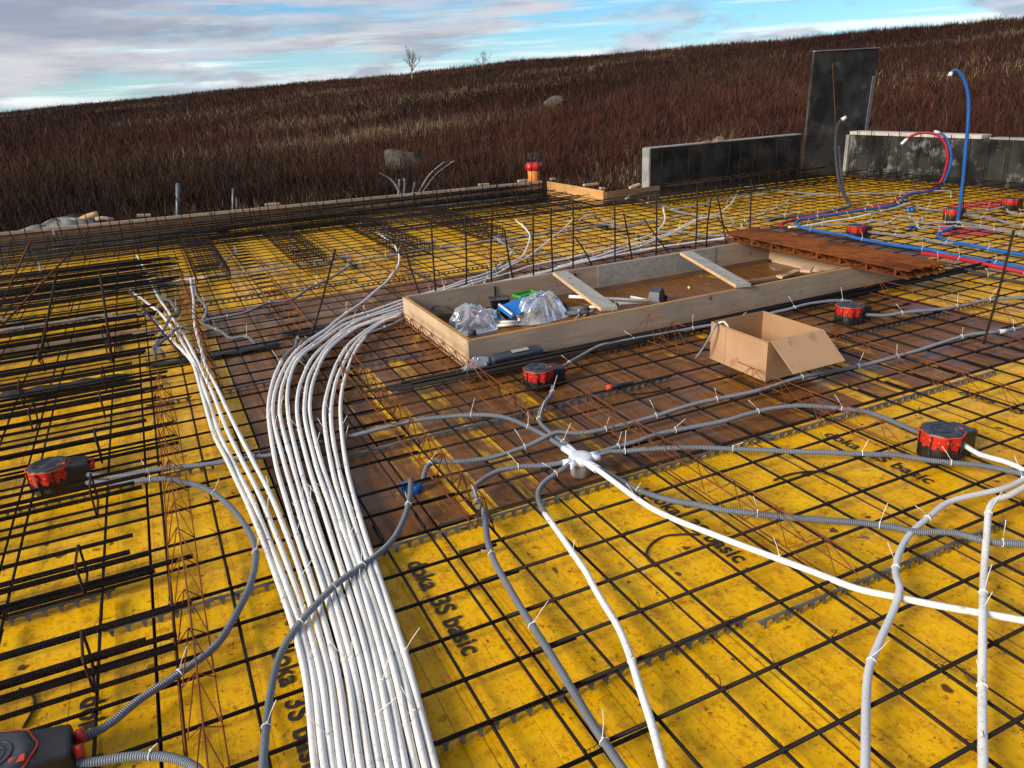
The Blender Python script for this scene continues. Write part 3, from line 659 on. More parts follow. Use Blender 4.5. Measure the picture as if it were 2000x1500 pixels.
# stack of rusty ladder girders standing on edge side by side across the end of the frame
WEB = MB().box((0, 0, 0), (.020, .006, .056)).mesh('web_plate')
for i in range(12):
    L_ = 1.90 + random.uniform(-.03, .03); hh = .056 + random.uniform(-.004, .004); yy = 3.45 + random.uniform(-.02, .02)
    t = thing('ladder_girder', ordinal(i + 1) + ' from left of the bright rusty ladder girders stacked across the frame end', 'lattice girder', (4.62 + .034 * i, yy, .230), math.pi / 2 + random.gauss(0, .004), 'stack of bright rusty girders')
    for nm, dy, z_ in (('top_rod', -.006, hh), ('top_rod', .008, hh + .002), ('bottom_rod', 0, 0)): MB().tube(np.array([(0, dy, z_), (L_, dy, z_)]), .0058, 6).build(nm, MT['rustbright'], t)
    b = MB(); zigzag(b, np.array([0, 0, 0.]), np.array([L_, 0, 0.]), np.array([0, 0, hh]), np.array([L_, 0, hh]), 8, .0032); b.build('lacing', MT['rustbright'], t)
    for q in range(8): obj('web_plate', WEB, MT['rustbright'], t, (L_ * (q + .5) / 8 + random.uniform(-.01, .01), 0, .030))

# ---------------------------------------------------------------- upright and loose bars
ORD = ['first', 'second', 'third', 'fourth', 'fifth', 'sixth', 'seventh', 'eighth', 'ninth', 'tenth', 'eleventh', 'twelfth', 'thirteenth', 'fourteenth', 'fifteenth', 'sixteenth', 'seventeenth', 'eighteenth', 'nineteenth']
ups = [((607, 651), (655, 486)), ((822, 575), (789, 479)), ((851, 571), (842, 431)), ((910, 560), (908, 422)), ((960, 556), (961.6, 408)), ((1004, 548), (985, 448)), ((1042, 542), (1042, 404)), ((1080, 536), (1075.6, 408)), ((1119, 530), (1119, 390)), ((1158, 516), (1122, 462)),
       ((1201, 516), (1200, 388)), ((1236, 510), (1218, 416)), ((1281, 504), (1282, 376)), ((1310, 492), (1258, 428)), ((1358, 492), (1362, 366)), ((1380, 488), (1389, 386)), ((1422, 482), (1398, 364)), ((1450, 478), (1400, 424)), ((1464, 476), (1467, 352))]
for k, (b_, t_) in enumerate(ups):
    p = at(*b_, .06); p[2] = .03; q = at_y(*t_, p[1] + (.12 if abs(b_[0] - t_[0]) > 30 else 0))
    s = MB().tube(smooth([p, (p + q) / 2 + rng.normal(0, .006, 3), q], .2), .0072, 6).build('upright_rebar', MT['rebar'])
    tag(s, ORD[k] + ' thin upright dark rebar from the left in the row behind the wooden frame', 'rebar', 'upright rebars behind the wooden frame')
p = at(1921, 672, .05); q = at_y(1980, 450, p[1]); tag(MB().tube(smooth([p, p + (0.012, 0, .08), p + (q - p) * .5 + (.01, 0, 0), q], .1), .007, 8).build('upright_rebar', MT['rebar']), 'long dark rebar standing alone at the right edge', 'rebar')
for (b_, t_, lab) in (((220, 709), (195, 532), 'dark rebar leaning up from the left rebar cages, right one of two'), ((76, 707), (111, 532), 'dark rebar leaning up from the left rebar cages, left one of two')):
    p = at(*b_, .08); q = at_y(*t_, p[1] + .25); tag(bar_between(p, q, .008, MT['rebar'], None, 'leaning_rebar', 8), lab, 'rebar')
tag(bar_between(at(246, 562, .2), at(357, 697, .16), .008, MT['rebar'], None, 'loose_rebar', 8), 'dark rebar lying diagonally across the four white pipes', 'rebar')
for (p_, q_, lab) in (((0, 640, .1), (165, 465, .5), 'lower rusty rebar slanting up at the left edge of the photo'), ((0, 600, .1), (60, 470, .5), 'upper rusty rebar slanting up at the left edge of the photo')):
    tag(bar_between(at(*p_), at(*q_), .009, MT['rust'], None, 'leaning_rebar', 8), lab, 'rebar')
# starter bars along the far edge and along the walls
starters = []
def starter(p, h, label, group, lean):
    q = p + np.array([lean[0], lean[1], h])
    tag(bar_between(p, q, .0062, MT['mesh'], None, 'starter_bar', 6), label, 'rebar', group)
x = -2.6; k = 0
while x < 5.5:
    y = 11.33 - (x + 3.6) * .0775 - .16
    starter(np.array([x, y, .02]), random.uniform(.52, .78), ordinal(k + 1) + ' starter bar from the left in the row along the far edge board', 'starter bars along the far edge board', (random.gauss(-.02, .04), random.gauss(0, .03))); x += random.choice((.10, .14, .2, .24)); k += 1
x = -2.2; k = 0
while x < 5.2:
    starter(np.array([x, 9.75 + random.uniform(-.08, .08), .02]), random.uniform(.30, .42), ordinal(k + 1) + ' starter bar from the left in the second row before the far edge board', 'inner row of starter bars', (random.gauss(0, .03), random.gauss(0, .03))); x += random.uniform(.18, .36); k += 1
x = 6.75; k = 0
while x < 9.4:
    starter(np.array([x, 9.2, .02]), random.uniform(.55, .68), ordinal(k + 1) + ' thin starter bar from the left against the low black wall', 'starter bars along the low black wall', (random.gauss(0, .015), random.gauss(0, .01))); x += .24; k += 1
y = 8.95; k = 0
while y > 4.6:
    starter(np.array([10.3, y, .02]), random.uniform(.66, .74), ordinal(k + 1) + ' thin starter bar from the far end against the right side wall', 'starter bars along the right side wall', (random.gauss(0, .015), random.gauss(0, .03))); y -= .27; k += 1
for k, (b_, t_) in enumerate((((1276, 428), (1285, 372)), ((1490, 418), (1470, 352)), ((1190, 420), (1200, 372)))): pass
# bundle of long black bars beside the near board
s = thing('bar_bundle', 'bundle of long straight black rebars along the near side of the wooden frame', 'rebar')
for i, dy in enumerate((.0, -.022, -.043, -.064, -.084, -.011, -.05)):
    bar(5.0 + (0 if i % 2 else -.2), .008, MT['mesh'], s, (.88 + .04 * i, 3.86 + dy, .072 if i < 5 else .086), random.gauss(-.003, .002))
tag(bar(2.35, .007, MT['mesh'], None, (2.9, 4.32, .09), .012, 'loose_rebar'), 'black rebar lying along the floor inside the wooden frame', 'rebar')
# black rubber strips lying on the deck at left
for (p, q, w, lab) in (((0, 775), (250, 738), .16, 'wide black rubber strip lying under the left rebar cages'), ((285, 716), (545, 672), .10, 'black rubber strip lying under the four white pipes'), ((545, 655), (640, 640), .08, 'short black rubber strip beside the upright grey conduit end')):
    a_, b_ = at(*p, .03), at(*q, .03); d = b_ - a_; ln = np.linalg.norm(d); nn = int(ln / .06); V = []; 
    for k in range(nn + 1):
        for sgn in (-1, 1): V.append((ln * k / nn, sgn * (w / 2 + random.uniform(-.012, .012)), random.uniform(0, .016)))
    tag(MB().add(V, [(2 * k, 2 * k + 2, 2 * k + 3, 2 * k + 1) for k in range(nn)]).build('rubber_strip', MT['tar'], None, tuple(a_), (0, 0, math.atan2(d[1], d[0]))), lab, 'strip')
    bpy.context.scene.objects[-1]
for o in [o for o in COL.objects if o.name.startswith('rubber_strip')]:
    md = o.modifiers.new('thick', 'SOLIDIFY'); md.thickness = .006

# ---------------------------------------------------------------- plastic spacer strips
def spacer_geo(L_, arc=None):
    """inverted channel with a row of teeth on both sides, holes between"""
    b = MB(); p = .048; n = max(2, int(L_ / p)); hz_, w0, w1 = .028, .004, .009
    b.add([(0, -w0, hz_), (n * p, -w0, hz_), (n * p, w0, hz_), (0, w0, hz_)], [(0, 1, 2, 3)], None, False)
    for sgn in (-1, 1):
        for k in range(n):
            x = k * p; pts = [(0, 0), (p, 0), (p, .006), (p * .70, .008), (p * .62, .020), (p * .57, .030), (p * .43, .030), (p * .38, .020), (p * .30, .008), (0, .006)]
            V = [(x + u, sgn * (w0 + (w1 - w0) * v / .030), hz_ - v * .028 / .030) for u, v in pts]; b.add(V, [list(range(10)) if sgn > 0 else list(range(10))[::-1]], None, False)
    return b
def spacer(label, p, q, parent=None):
    a_, b_ = at(p[0], p[1], .02), at(q[0], q[1], .02); yb = min(YS, key=lambda v: abs(v - (a_[1] + b_[1]) / 2)); a_[1] = yb - .004; b_[1] = yb + .002; d = b_ - a_; ln = float(np.linalg.norm(d[:2])); s = thing('spacer_strip', label, 'spacer strip', (a_[0], a_[1], .0195), math.atan2(d[1], d[0]), 'plastic spacer strips under the mesh')
    done = 0
    while done < ln - .1:
        seg = min(1.9, ln - done); o = spacer_geo(seg).build('toothed_rail', MT['spacer'], s, (done, random.uniform(-.02, .02), 0), (0, 0, random.gauss(0, .008))); md = o.modifiers.new('thick', 'SOLIDIFY'); md.thickness = .002; done += seg + random.uniform(-.1, .04)
    return s
for lab, p, q in (
        ('toothed grey plastic spacer strip at the bottom left with its end showing', (0, 1262), (232, 1198)), ('toothed grey plastic spacer strip running into the white pipe bundle at lower left', (205, 1232), (575, 1130)),
        ('toothed grey plastic spacer strip at the bottom, right of the white pipe bundle', (845, 1452), (1500, 1232)), ('toothed grey plastic spacer strip crossing under the two right white pipes', (1462, 1215), (2000, 1035)),
        ('toothed grey plastic spacer strip along the brown to yellow panel joint', (735, 1080), (2000, 742)), ('toothed grey plastic spacer strip under the conduit right of the white bundle', (665, 880), (1010, 800)),
        ('toothed grey plastic spacer strip under the lamp housing in the middle', (1000, 806), (1300, 735)), ('toothed grey plastic spacer strip left of the wooden frame', (690, 722), (838, 692)),
        ('toothed grey plastic spacer strip between white bundle and four white pipes', (440, 764), (545, 745)), ('toothed grey plastic spacer strip left of the four white pipes', (286, 792), (392, 776)),
        ('toothed grey plastic spacer strip left of the pipes below the left lamp housing', (0, 1020), (440, 918)), ('toothed grey plastic spacer strip with many holes under the left cages', (0, 736), (295, 690)),
        ('toothed grey plastic spacer strip crossing the four white pipes near their fan', (285, 616), (700, 545)), ('toothed grey plastic spacer strip behind the single curving white pipe', (700, 558), (1060, 512)),
        ('toothed grey plastic spacer strip right of the cardboard box', (1622, 660), (1960, 590)), ('toothed grey plastic spacer strip in front of the near frame board', (1185, 694), (1385, 654)),
        ('toothed grey plastic spacer strip at the left under the grey conduit', (0, 655), (290, 620)), ('toothed grey plastic spacer strip left of the middle lamp housing', (470, 905), (640, 872))):
    spacer(lab, p, q)
# spare strips fanned out behind the far edge
for k, (bx, pts) in enumerate(((785, [(782, 378), (765, 352), (742, 338)]), (778, [(778, 380), (779, 362), (780, 350)]), (788, [(788, 380), (790, 362), (789, 348)]), (808, [(806, 378), (808, 366), (809, 356)]), (818, [(818, 374), (840, 340), (868, 316)]), (826, [(826, 374), (852, 340), (886, 314)]))):
    P = smooth([at_y(x, y, 10.95) for x, y in pts], .03); b = MB(); w = .022
    V = [];
    for i, q in enumerate(P): V += [q + (-w * (.6 if i % 2 else 1), 0, 0), q + (0, -.02, .004), q + (w * (.6 if i % 2 else 1), 0, 0)]
    b.add(V, [(3 * i + a_, 3 * i + a_ + 1, 3 * i + a_ + 4, 3 * i + a_ + 3) for i in range(len(P) - 1) for a_ in range(2)], None, False)
    o = b.build('spare_spacer', MT['palegrey']); md = o.modifiers.new('thick', 'SOLIDIFY'); md.thickness = .004
    tag(o, ORD[k] + ' from left of the pale spacer strips fanned out behind the far edge board', 'spacer strip', 'spare strips behind the edge board')

# ---------------------------------------------------------------- conduits
_tie = {}
def tie_mesh(r, v):
    key = (round(r, 4), v)
    if key in _tie: return _tie[key]
    b = MB(); an = np.linspace(0, 2 * np.pi, 11)[:-1]; R_ = r + .0012
    b.tube(np.stack([0 * an, R_ * np.cos(an), R_ * np.sin(an)], 1), .0017, 4, closed=True)
    ln = (.055, .075, .045, .08, .065)[v]; lx, ly = ((.02, .01), (-.03, .02), (.04, -.03), (.01, .03), (-.02, -.035))[v]
    P = np.array([(0, .003, R_), (lx * .45, ly * .5, R_ + ln * .5), (lx, ly, R_ + ln)])
    b.tube(P, .0012, 4); b.box((0, .002, R_ + .002), (.005, .005, .005)); _tie[key] = b.mesh('cable_tie'); return _tie[key]
def add_ties(P, r, parent, gap, start=.25, maxdist=9):
    S_ = np.concatenate([[0], np.cumsum(np.linalg.norm(np.diff(P, axis=0), axis=1))]); s = start * random.uniform(.5, 1.2)
    while s < S_[-1] - .05:
        i = int(np.searchsorted(S_, s)); i = min(max(i, 1), len(P) - 1); p = P[i]; d = P[i] - P[i - 1]
        if np.linalg.norm(p - CAMP) < maxdist and abs(d[2]) < .8 * np.linalg.norm(d):
            obj('cable_tie', tie_mesh(r, random.randrange(5)), MT['tie'], parent, tuple(p), (random.uniform(-.3, .3), 0, math.atan2(d[1], d[0]) + random.choice((0, math.pi))))
        s += gap * random.uniform(.7, 1.35)
def conduit(label, pts, mat='grey', r=.0112, z=.075, ties=.5, name='conduit', step=.03, tips=(), sides=10, cat='conduit', group=None, world=None, couplings=()):
    W_ = ats(pts, z) if world is None else np.asarray(world)
    if pts is not None:                          # runs that leave the picture go on for about a metre
        out = lambda q: q[1] >= 1500 or q[0] >= 2000 or q[0] < 0
        ext = lambda a_, b_: a_ + (a_ - b_) / np.linalg.norm(a_ - b_) * 1.1 * np.array([1, 1, 0])
        if out(pts[0]): W_ = np.vstack([ext(W_[0], W_[1])[None], W_])
        if out(pts[-1]): W_ = np.vstack([W_, ext(W_[-1], W_[-2])[None]])
    P = smooth(W_, step)
    S_ = np.cumsum(np.linalg.norm(np.diff(P, axis=0, prepend=P[:1]), axis=1))
    if world is None: P[:, 2] += .0035 * np.sin(S_ * 9 + random.uniform(0, 6))
    c = thing(name, label, cat, tuple(P[0]), 0, group); Q = P - P[0]
    MB().tube(Q, r, sides).build('tube', MT[mat], c)
    for which, m_, ln in tips:
        k = max(2, int(ln / step)); seg = Q[:k + 1] if which == 0 else Q[-k - 1:]
        MB().tube(seg, r * 1.13, sides).build('end_sleeve', MT[m_], c)
    for t, ln, m_ in couplings:
        k = int(t * (len(Q) - 1)); h_ = max(1, int(ln / step / 2)); MB().tube(Q[max(0, k - h_):k + h_ + 1], r * 1.16, sides).build('coupling', MT[m_], c)
    if ties: add_ties(Q + P[0], r, c, ties) if False else add_ties_local(Q, P[0], r, c, ties)
    return c
def add_ties_local(Q, o0, r, parent, gap):
    S_ = np.concatenate([[0], np.cumsum(np.linalg.norm(np.diff(Q, axis=0), axis=1))]); s = gap * random.uniform(.25, .8)
    while s < S_[-1] - .05:
        i = min(max(int(np.searchsorted(S_, s)), 1), len(Q) - 1); p = Q[i]; d = Q[i] - Q[i - 1]
        if np.linalg.norm(p + o0 - CAMP) < 11 and abs(d[2]) < .8 * np.linalg.norm(d):
            obj('cable_tie', tie_mesh(r, random.randrange(5)), MT['tie'], parent, tuple(p), (random.uniform(-.3, .3), 0, math.atan2(d[1], d[0]) + random.choice((0, math.pi))))
        s += gap * random.uniform(.7, 1.4)

# --- the white bundle: centre lines read off the photo
WP = {
 'L1': [(616, 1500), (590.4, 1290), (494.7, 1010), (446, 905), (419, 850), (395, 770), (375.6, 708), (361, 689), (342, 671), (326, 652), (312, 636)],
 'L2': [(634.4, 1500), (605.6, 1290), (507.3, 1010), (457, 905), (430, 850), (403, 770), (381, 712), (372, 696), (360, 675.6), (345.6, 651.6), (333.6, 636), (323, 623), (307, 607), (288, 591.6), (267.6, 577), (253, 564)],
 'L3': [(651.7, 1500), (620.8, 1290), (525.5, 1010), (476, 905), (448, 850), (416, 770), (390, 714), (380, 695), (369.6, 673), (360, 656), (348, 638), (336, 619), (321.6, 598.8), (304.8, 572.4), (297.6, 556.8), (285, 530), (268, 500)],
 'L4': [(668, 1500), (636.8, 1290), (547.2, 1010), (497, 905), (468, 850), (430, 770), (402, 714), (397, 696), (391, 675.6), (385, 654), (380.4, 633.6), (378.6, 612), (378, 588), (375, 564), (372, 543.6)],
 'R1': [(686.4, 1500), (653.6, 1290), (568.9, 1010), (538.8, 905), (524.5, 810), (525, 782), (531, 754), (539, 729), (550, 703.6)],
 'R2': [(704.8, 1500), (672.8, 1290), (587.1, 1010), (555.6, 905), (533, 810), (535, 775), (543.4, 747), (556, 716), (570, 695), (591, 675.6), (612, 659), (640, 640), (655, 628), (690, 603), (733, 570), (766, 537), (780, 507), (771, 481), (753.6, 466), (733, 452)],
 'R3': [(724, 1500), (687.2, 1290), (601.1, 1010), (571, 905), (547, 810), (548, 775), (555, 743), (566, 716), (580, 696.6), (598, 681), (619, 664.4), (640, 649), (654, 638), (675, 625), (707, 613), (790, 586), (880, 558), (960, 530), (1012, 507), (1033, 474), (1033, 455), (1007, 429)],
 'R4': [(742.4, 1500), (704, 1290), (615.1, 1010), (584.3, 905), (563, 810), (561.6, 768), (566, 737), (578, 709), (595, 689.6), (619, 671.4), (640, 656), (661, 642), (682, 631), (707, 621), (790, 592), (880, 562), (960, 538), (999, 519), (1038, 497), (1077, 466), (1116, 432), (1120, 411)],
 'R5': [(760, 1500), (719.2, 1290), (635.4, 1010), (601.8, 905), (580.5, 810), (582.6, 768), (592.4, 733), (606.4, 705), (626, 682.6), (647, 663), (668, 646), (689, 633.6), (710, 623.5), (790, 598), (880, 568), (960, 544), (1038, 520), (1121, 502), (1194, 484), (1277, 455), (1298, 432), (1295, 406)],
 'R6': [(776.8, 1500), (734.4, 1290), (651.5, 1010), (616.5, 905), (595, 810), (596.6, 768), (605, 733), (619, 705), (637, 681), (656.8, 661.6), (678, 646), (696, 636.4), (712, 631), (790, 605), (880, 576), (960, 553), (999, 546), (1116, 515), (1220, 484), (1280, 466), (1329, 445), (1360, 429), (1386, 424), (1410, 413), (1430, 395), (1442, 372)],
 'R7': [(792.8, 1500), (749.6, 1290), (663.4, 1010), (628.4, 905), (605.7, 810), (606.4, 775), (613.4, 740), (626, 707.8), (642.8, 682.6), (661, 664.4), (682, 649), (699, 639), (714, 634), (790, 609), (880, 580), (960, 558), (1040, 538), (1120, 518), (1220, 490), (1290, 466), (1340, 442), (1372, 424)],
 'R8': [(812.8, 1500), (764.8, 1290), (674.6, 1010), (646.6, 905), (633, 810), (638.6, 768), (648.4, 733), (665, 698), (682, 671), (703, 654.6), (724, 640.6), (745, 628), (780, 615), (880, 584), (990, 553), (1090, 524), (1194, 501), (1298, 482), (1440, 462)],
 'R9': [(832, 1500), (780, 1290), (688.6, 1010), (659.2, 905), (646.3, 810), (651, 768), (661, 733), (678, 695), (696, 670), (715.6, 651), (738, 634), (759, 624), (782, 618)],
 'R10': [(851, 1500), (794.4, 1290), (702.6, 1010), (676, 905), (665.2, 810), (666, 780), (673, 742), (685, 705), (698, 680), (714, 656)],
}
WL = {'L1': 'leftmost white pipe of the bundle, joined to a grey conduit at its far end', 'L2': 'second white pipe from the left in the bundle, ending at the black mat', 'L3': 'third white pipe from the left in the bundle, reaching far left',
      'L4': 'white pipe running beside the left rusty girder to the white tee', 'R1': 'outermost left white pipe of the curved group, ending in a grey elbow', 'R2': 'white pipe leaving the curved group to bend back alone behind the wooden frame',
      'R3': 'white pipe curling round left behind the first upright rebars', 'R4': 'white pipe of the curved group running straight to the far middle', 'R5': 'white pipe of the curved group hooking up behind the frame middle', 'R6': 'longest white pipe of the curved group reaching the far right corner',
      'R7': 'white pipe of the curved group beside the longest pipe', 'R8': 'white pipe of the curved group passing close behind the wooden frame', 'R9': 'white pipe of the curved group ending at the left frame corner', 'R10': 'outermost right white pipe of the curved group, ending in a grey conduit'}
for k_, pts in WP.items():
    dd = {'R1': (1410, 1), }
    z = .0715
    c = conduit(WL[k_], pts, 'white', .0103, z, .9, 'white_pipe', .04, cat='pipe', group='white pipes of the bundle', couplings=[(t, .06, 'white') for t in ([random.uniform(.2, .5)] if random.random() < .5 else [])])

GC = [
 ('grey conduit from the left lamp housing under the white bundle to the white junction box', [(172, 928), (230, 930), (310, 915, .08), (400, 908, .07), (480, 897, .058), (545, 886, .05), (621, 865, .05), (676, 855, .055), (760, 834), (830, 818), (920, 810), (980, 815), (1040, 838), (1085, 862, .09), (1106, 878, .1)], 'grey', .45),
 ('long grey ribbed conduit curving from the left lamp housing to the bottom left lamp housing', [(170, 943), (240, 942), (310, 934), (360, 942), (405, 957), (450, 990), (485, 1035), (500, 1080), (490, 1140), (460, 1200), (420, 1260), (350, 1315), (270, 1370), (200, 1425), (122, 1449)], 'grey', .5),
 ('grey ribbed conduit leaving the bottom left lamp housing at the bottom edge', [(112, 1490), (180, 1490), (270, 1478), (340, 1482), (385, 1500), (410, 1530)], 'grey', .3),
 ('grey conduit crossing over the white bundle from the near blue box', [(803, 938, .12), (800, 975, .1), (790, 1010), (765, 1055), (720, 1095, .085), (660, 1140, .098), (610, 1190, .098), (575, 1230, .09), (548, 1275), (530, 1340), (520, 1420), (514, 1500), (512, 1540)], 'grey', .45),
 ('grey conduit from the near blue box running past the cardboard box to the right edge', [(826, 942, .05), (833, 914), (850, 903), (900, 902), (960, 893), (1010, 877), (1038, 867, .085), (1069, 852, .1), (1090, 845, .1), (1121, 848), (1158, 844), (1220, 828), (1272, 814), (1350, 792), (1487, 760), (1541, 744), (1649, 720), (1718, 705), (1784, 688), (1838, 669), (1892, 655), (1960, 647), (2010, 634)], 'grey', .42),
 ('grey conduit from the white junction box to the right lamp housing', [(1158, 888, .1), (1207, 874), (1246, 862), (1285, 847), (1332, 837), (1423, 821), (1460, 810), (1522, 795), (1568, 791), (1644, 798), (1690, 805), (1735, 821), (1779, 839), (1798, 846)], 'grey', .42),
 ('grey conduit passing just in front of the right lamp housing to the right edge', [(1163, 893, .1), (1189, 884, .09), (1220, 883), (1267, 878), (1324, 874), (1376, 873), (1460, 878), (1538, 883), (1622, 884), (1698, 886), (1752, 888), (1811, 899), (1857, 905), (1919, 911), (1973, 921), (2010, 928)], 'grey', .42),
 ('grey ribbed conduit beside the long white pipe, from junction box to right edge', [(1172, 917, .09), (1207, 935), (1246, 956), (1272, 965), (1311, 977), (1363, 987), (1402, 996), (1460, 1003), (1541, 1010), (1622, 1015), (1690, 1022), (1743, 1030), (1784, 1040), (1865, 1042), (1919, 1056), (2010, 1062)], 'grey', .42),
 ('grey conduit looping from the white junction box to the white pipe at bottom centre', [(1115, 906, .1), (1085, 925, .085), (1064, 940), (1051, 961), (1054, 982), (1066, 1005)], 'grey', .25),
 ('grey conduit from the white junction box bending down at the second blue box', [(1111, 901, .1), (1064, 910), (1012, 913), (973, 921), (941, 938), (926, 953), (933, 976), (943, 999, .045)], 'grey', .4),
 ('grey ribbed conduit running from the second blue box to the bottom edge', [(945, 993, .10), (949, 1030), (953, 1060), (965, 1096), (978, 1120), (1017, 1185), (1064, 1260), (1111, 1338), (1152, 1406), (1194, 1468), (1225, 1512)], 'grey', .45),
 ('short grey conduit from the middle lamp housing to the white junction box', [(1080, 754, .075), (1077, 771), (1064, 789), (1054, 808), (1054, 823), (1069, 839, .075), (1106, 868, .1)], 'grey', .25),
 ('grey conduit from the middle lamp housing along the frame to the cardboard box', [(1088, 724, .09), (1130, 697), (1175, 675), (1220, 665), (1290, 652), (1345, 643), (1400, 634), (1519, 609.5), (1541, 605), (1581, 593), (1627, 586.5), (1654, 588, .09), (1688, 603, .1)], 'grey', .45),
 ('grey conduit from the lamp behind the cardboard to the right edge', [(1690, 614), (1725, 615), (1770, 609.5), (1811, 607), (1843, 604), (1881, 596), (1932.5, 585), (2010, 582)], 'grey', .4),
 ('dark grey conduit coming out under the rusty stack to the right edge', [(1800, 503), (1842, 516), (1892, 529), (1946, 541.6), (2010, 554)], 'darkgrey', .5),
 ('grey conduit from the lamp beside the rusty stack to the blue pipe', [(1688.6, 450), (1712, 455), (1748, 459), (1793, 462), (1820, 469.6), (1847, 475), (1892, 475)], 'palegrey', .5),
 ('pale grey conduit snaking behind the lamp beside the rusty stack', [(1560, 444), (1640, 437), (1680, 437), (1712, 432), (1730, 436), (1748, 428), (1766, 424), (1784, 428), (1790, 440, .05)], 'palegrey', .5),
 ('pale grey conduit from the small blue box under the hooked blue pipe', [(1790, 430, .12), (1797, 446, .08), (1820, 444), (1847, 443), (1901, 443), (1960, 452), (2010, 462)], 'palegrey', .4),
 ('pale grey conduit passing under the foot of the hooked blue pipe', [(1802, 422, .14), (1804, 436, .08), (1838, 434), (1874, 434), (1910, 441), (1964, 450), (2010, 457)], 'palegrey', .4),
 ('pale grey conduit from the far lamp to the right edge', [(1881, 421), (1910, 423), (1946, 428), (1973, 437), (2010, 445)], 'palegrey', .5),
 ('pale grey conduit arching over the small far blue box', [(1698, 419), (1743, 408), (1770, 398, .14), (1788, 403), (1802, 408), (1847, 412)], 'palegrey', .5),
 ('pale grey conduit from the farthest lamp at the right edge', [(1966, 408, .1), (1973, 416), (2010, 420)], 'palegrey', .5),
 ('pale grey conduit from the far lamp up to the farthest lamp', [(1880, 418), (1910, 414), (1940, 408), (1962, 403)], 'palegrey', .5),
 ('grey conduit crossing the left side onto the first white pipe', [(0, 646), (46, 640), (96, 632), (136, 625.6), (160, 622), (192, 616), (224, 619), (272, 614), (296, 621), (312, 636)], 'grey', .5),
 ('short bluish conduit coming in at the left edge', [(-8, 619), (24, 630), (46, 643, .05)], 'grey', .4), ('short bluish conduit end behind the left cages', [(0, 622), (40, 629), (70, 617.6)], 'grey', .4),
 ('grey conduit twisting over the four white pipes, upper one', [(360, 548), (330, 553), (311, 560), (307, 569), (317, 581), (331, 587), (339.6, 599), (345.6, 611), (333.6, 618, .1), (326, 633.6, .1), (314, 655, .09), (302, 675.6), (300, 684), (305, 702, .03)], 'grey', .45),
 ('grey conduit twisting over the four white pipes, lower one', [(375.6, 643), (354, 639.6, .095), (342, 644, .1), (333.6, 655, .1), (314, 669.6, .09), (304, 679), (312, 683), (321.6, 697, .03)], 'grey', .45),
 ('grey conduit zigzagging right of the fourth white pipe', [(380, 548), (381.6, 571), (393.6, 588), (404, 607), (397, 624), (395, 631), (408, 638), (432, 648), (453.6, 660), (475, 656), (490, 662), (503, 675, .03)], 'grey', .4),
 ('grey conduit rising diagonally to the small grey cap behind the single white pipe', [(395, 631), (408, 624), (444, 617), (480, 610.5), (531, 590), (566, 585), (607, 562), (642, 545), (672.5, 527), (685, 517)], 'grey', .6),
 ('grey conduit running straight right from the white tee', [(404, 541), (440, 536), (480, 532), (523, 527), (581, 517), (642, 512), (657, 504), (683, 501.6), (688, 511, .03)], 'grey', .6),
 ('long grey conduit crossing the middle distance behind the upright rebars', [(703, 509), (758.6, 499), (809, 491), (860, 483), (900, 480), (960, 470), (990, 468), (1030, 460), (1060, 458), (1090, 450), (1140, 446), (1180, 438), (1210, 442), (1280, 432), (1340, 420)], 'grey', .7),
 ('pale grey conduit curling down behind the upright rebars to the frame', [(964, 462), (986, 478), (1000, 494), (986, 510), (966, 528), (946, 552)], 'palegrey', .6),
 ('pale grey conduit in the far right distance', [(1310, 408), (1350, 404), (1400, 394), (1440, 384), (1500, 378)], 'palegrey', .7),
 ('pale grey conduit looping left of the low wall', [(1222, 388, .2), (1240, 386), (1270, 398), (1300, 404), (1332, 416), (1360, 420), (1400, 422), (1434, 434), (1426, 442, .05)], 'palegrey', .6),
 ('pale grey conduit rising behind the rusty stack', [(1448, 440), (1460, 430), (1490, 418), (1524, 404), (1556, 386), (1610, 378)], 'palegrey', .6),
 ('pale grey conduit left of the rusty stack', [(1284, 452), (1340, 454), (1400, 460), (1440, 458)], 'palegrey', .7),
 ('pale grey conduit at the foot of the low black wall', [(1442, 362), (1500, 370), (1560, 376), (1620, 380), (1690, 378), (1760, 376), (1840, 372), (1856, 374), (1857, 384, .05)], 'palegrey', .7),
 ('grey conduit bending between dark baskets at far left', [(458, 482, .12), (462, 492), (450, 500), (440, 512), (430, 520)], 'palegrey', 0), ('grey conduit bending between dark baskets in the far middle', [(735, 452, .12), (760, 462), (790, 470), (820, 473), (850, 472)], 'palegrey', 0),
 ('pale striped conduit end in the dense black mat', [(78, 520, .14), (82, 542, .12), (84, 556), (100, 566), (130, 572)], 'palegrey', .5),
 ('grey conduit half hidden between the rebar cages at left', [(200, 578), (228, 566), (236, 560), (280, 556), (310, 549)], 'grey', .6),
 ('grey conduit arching over the far middle of the deck', [(1130, 432), (1140, 424, .13), (1155, 421, .14), (1170, 428), (1200, 436)], 'palegrey', 0),
]
for lab, pts, m_, tg in GC:
    cp = []
    if 'cardboard box to the right' in lab: cp = [(.73, .07, 'white')]
    if 'bundle from the near blue' in lab: cp = []
    conduit(lab, pts, m_, .0118 if 'ribbed' in lab else .0110, .076, tg, couplings=cp, group='grey conduits on the mesh')
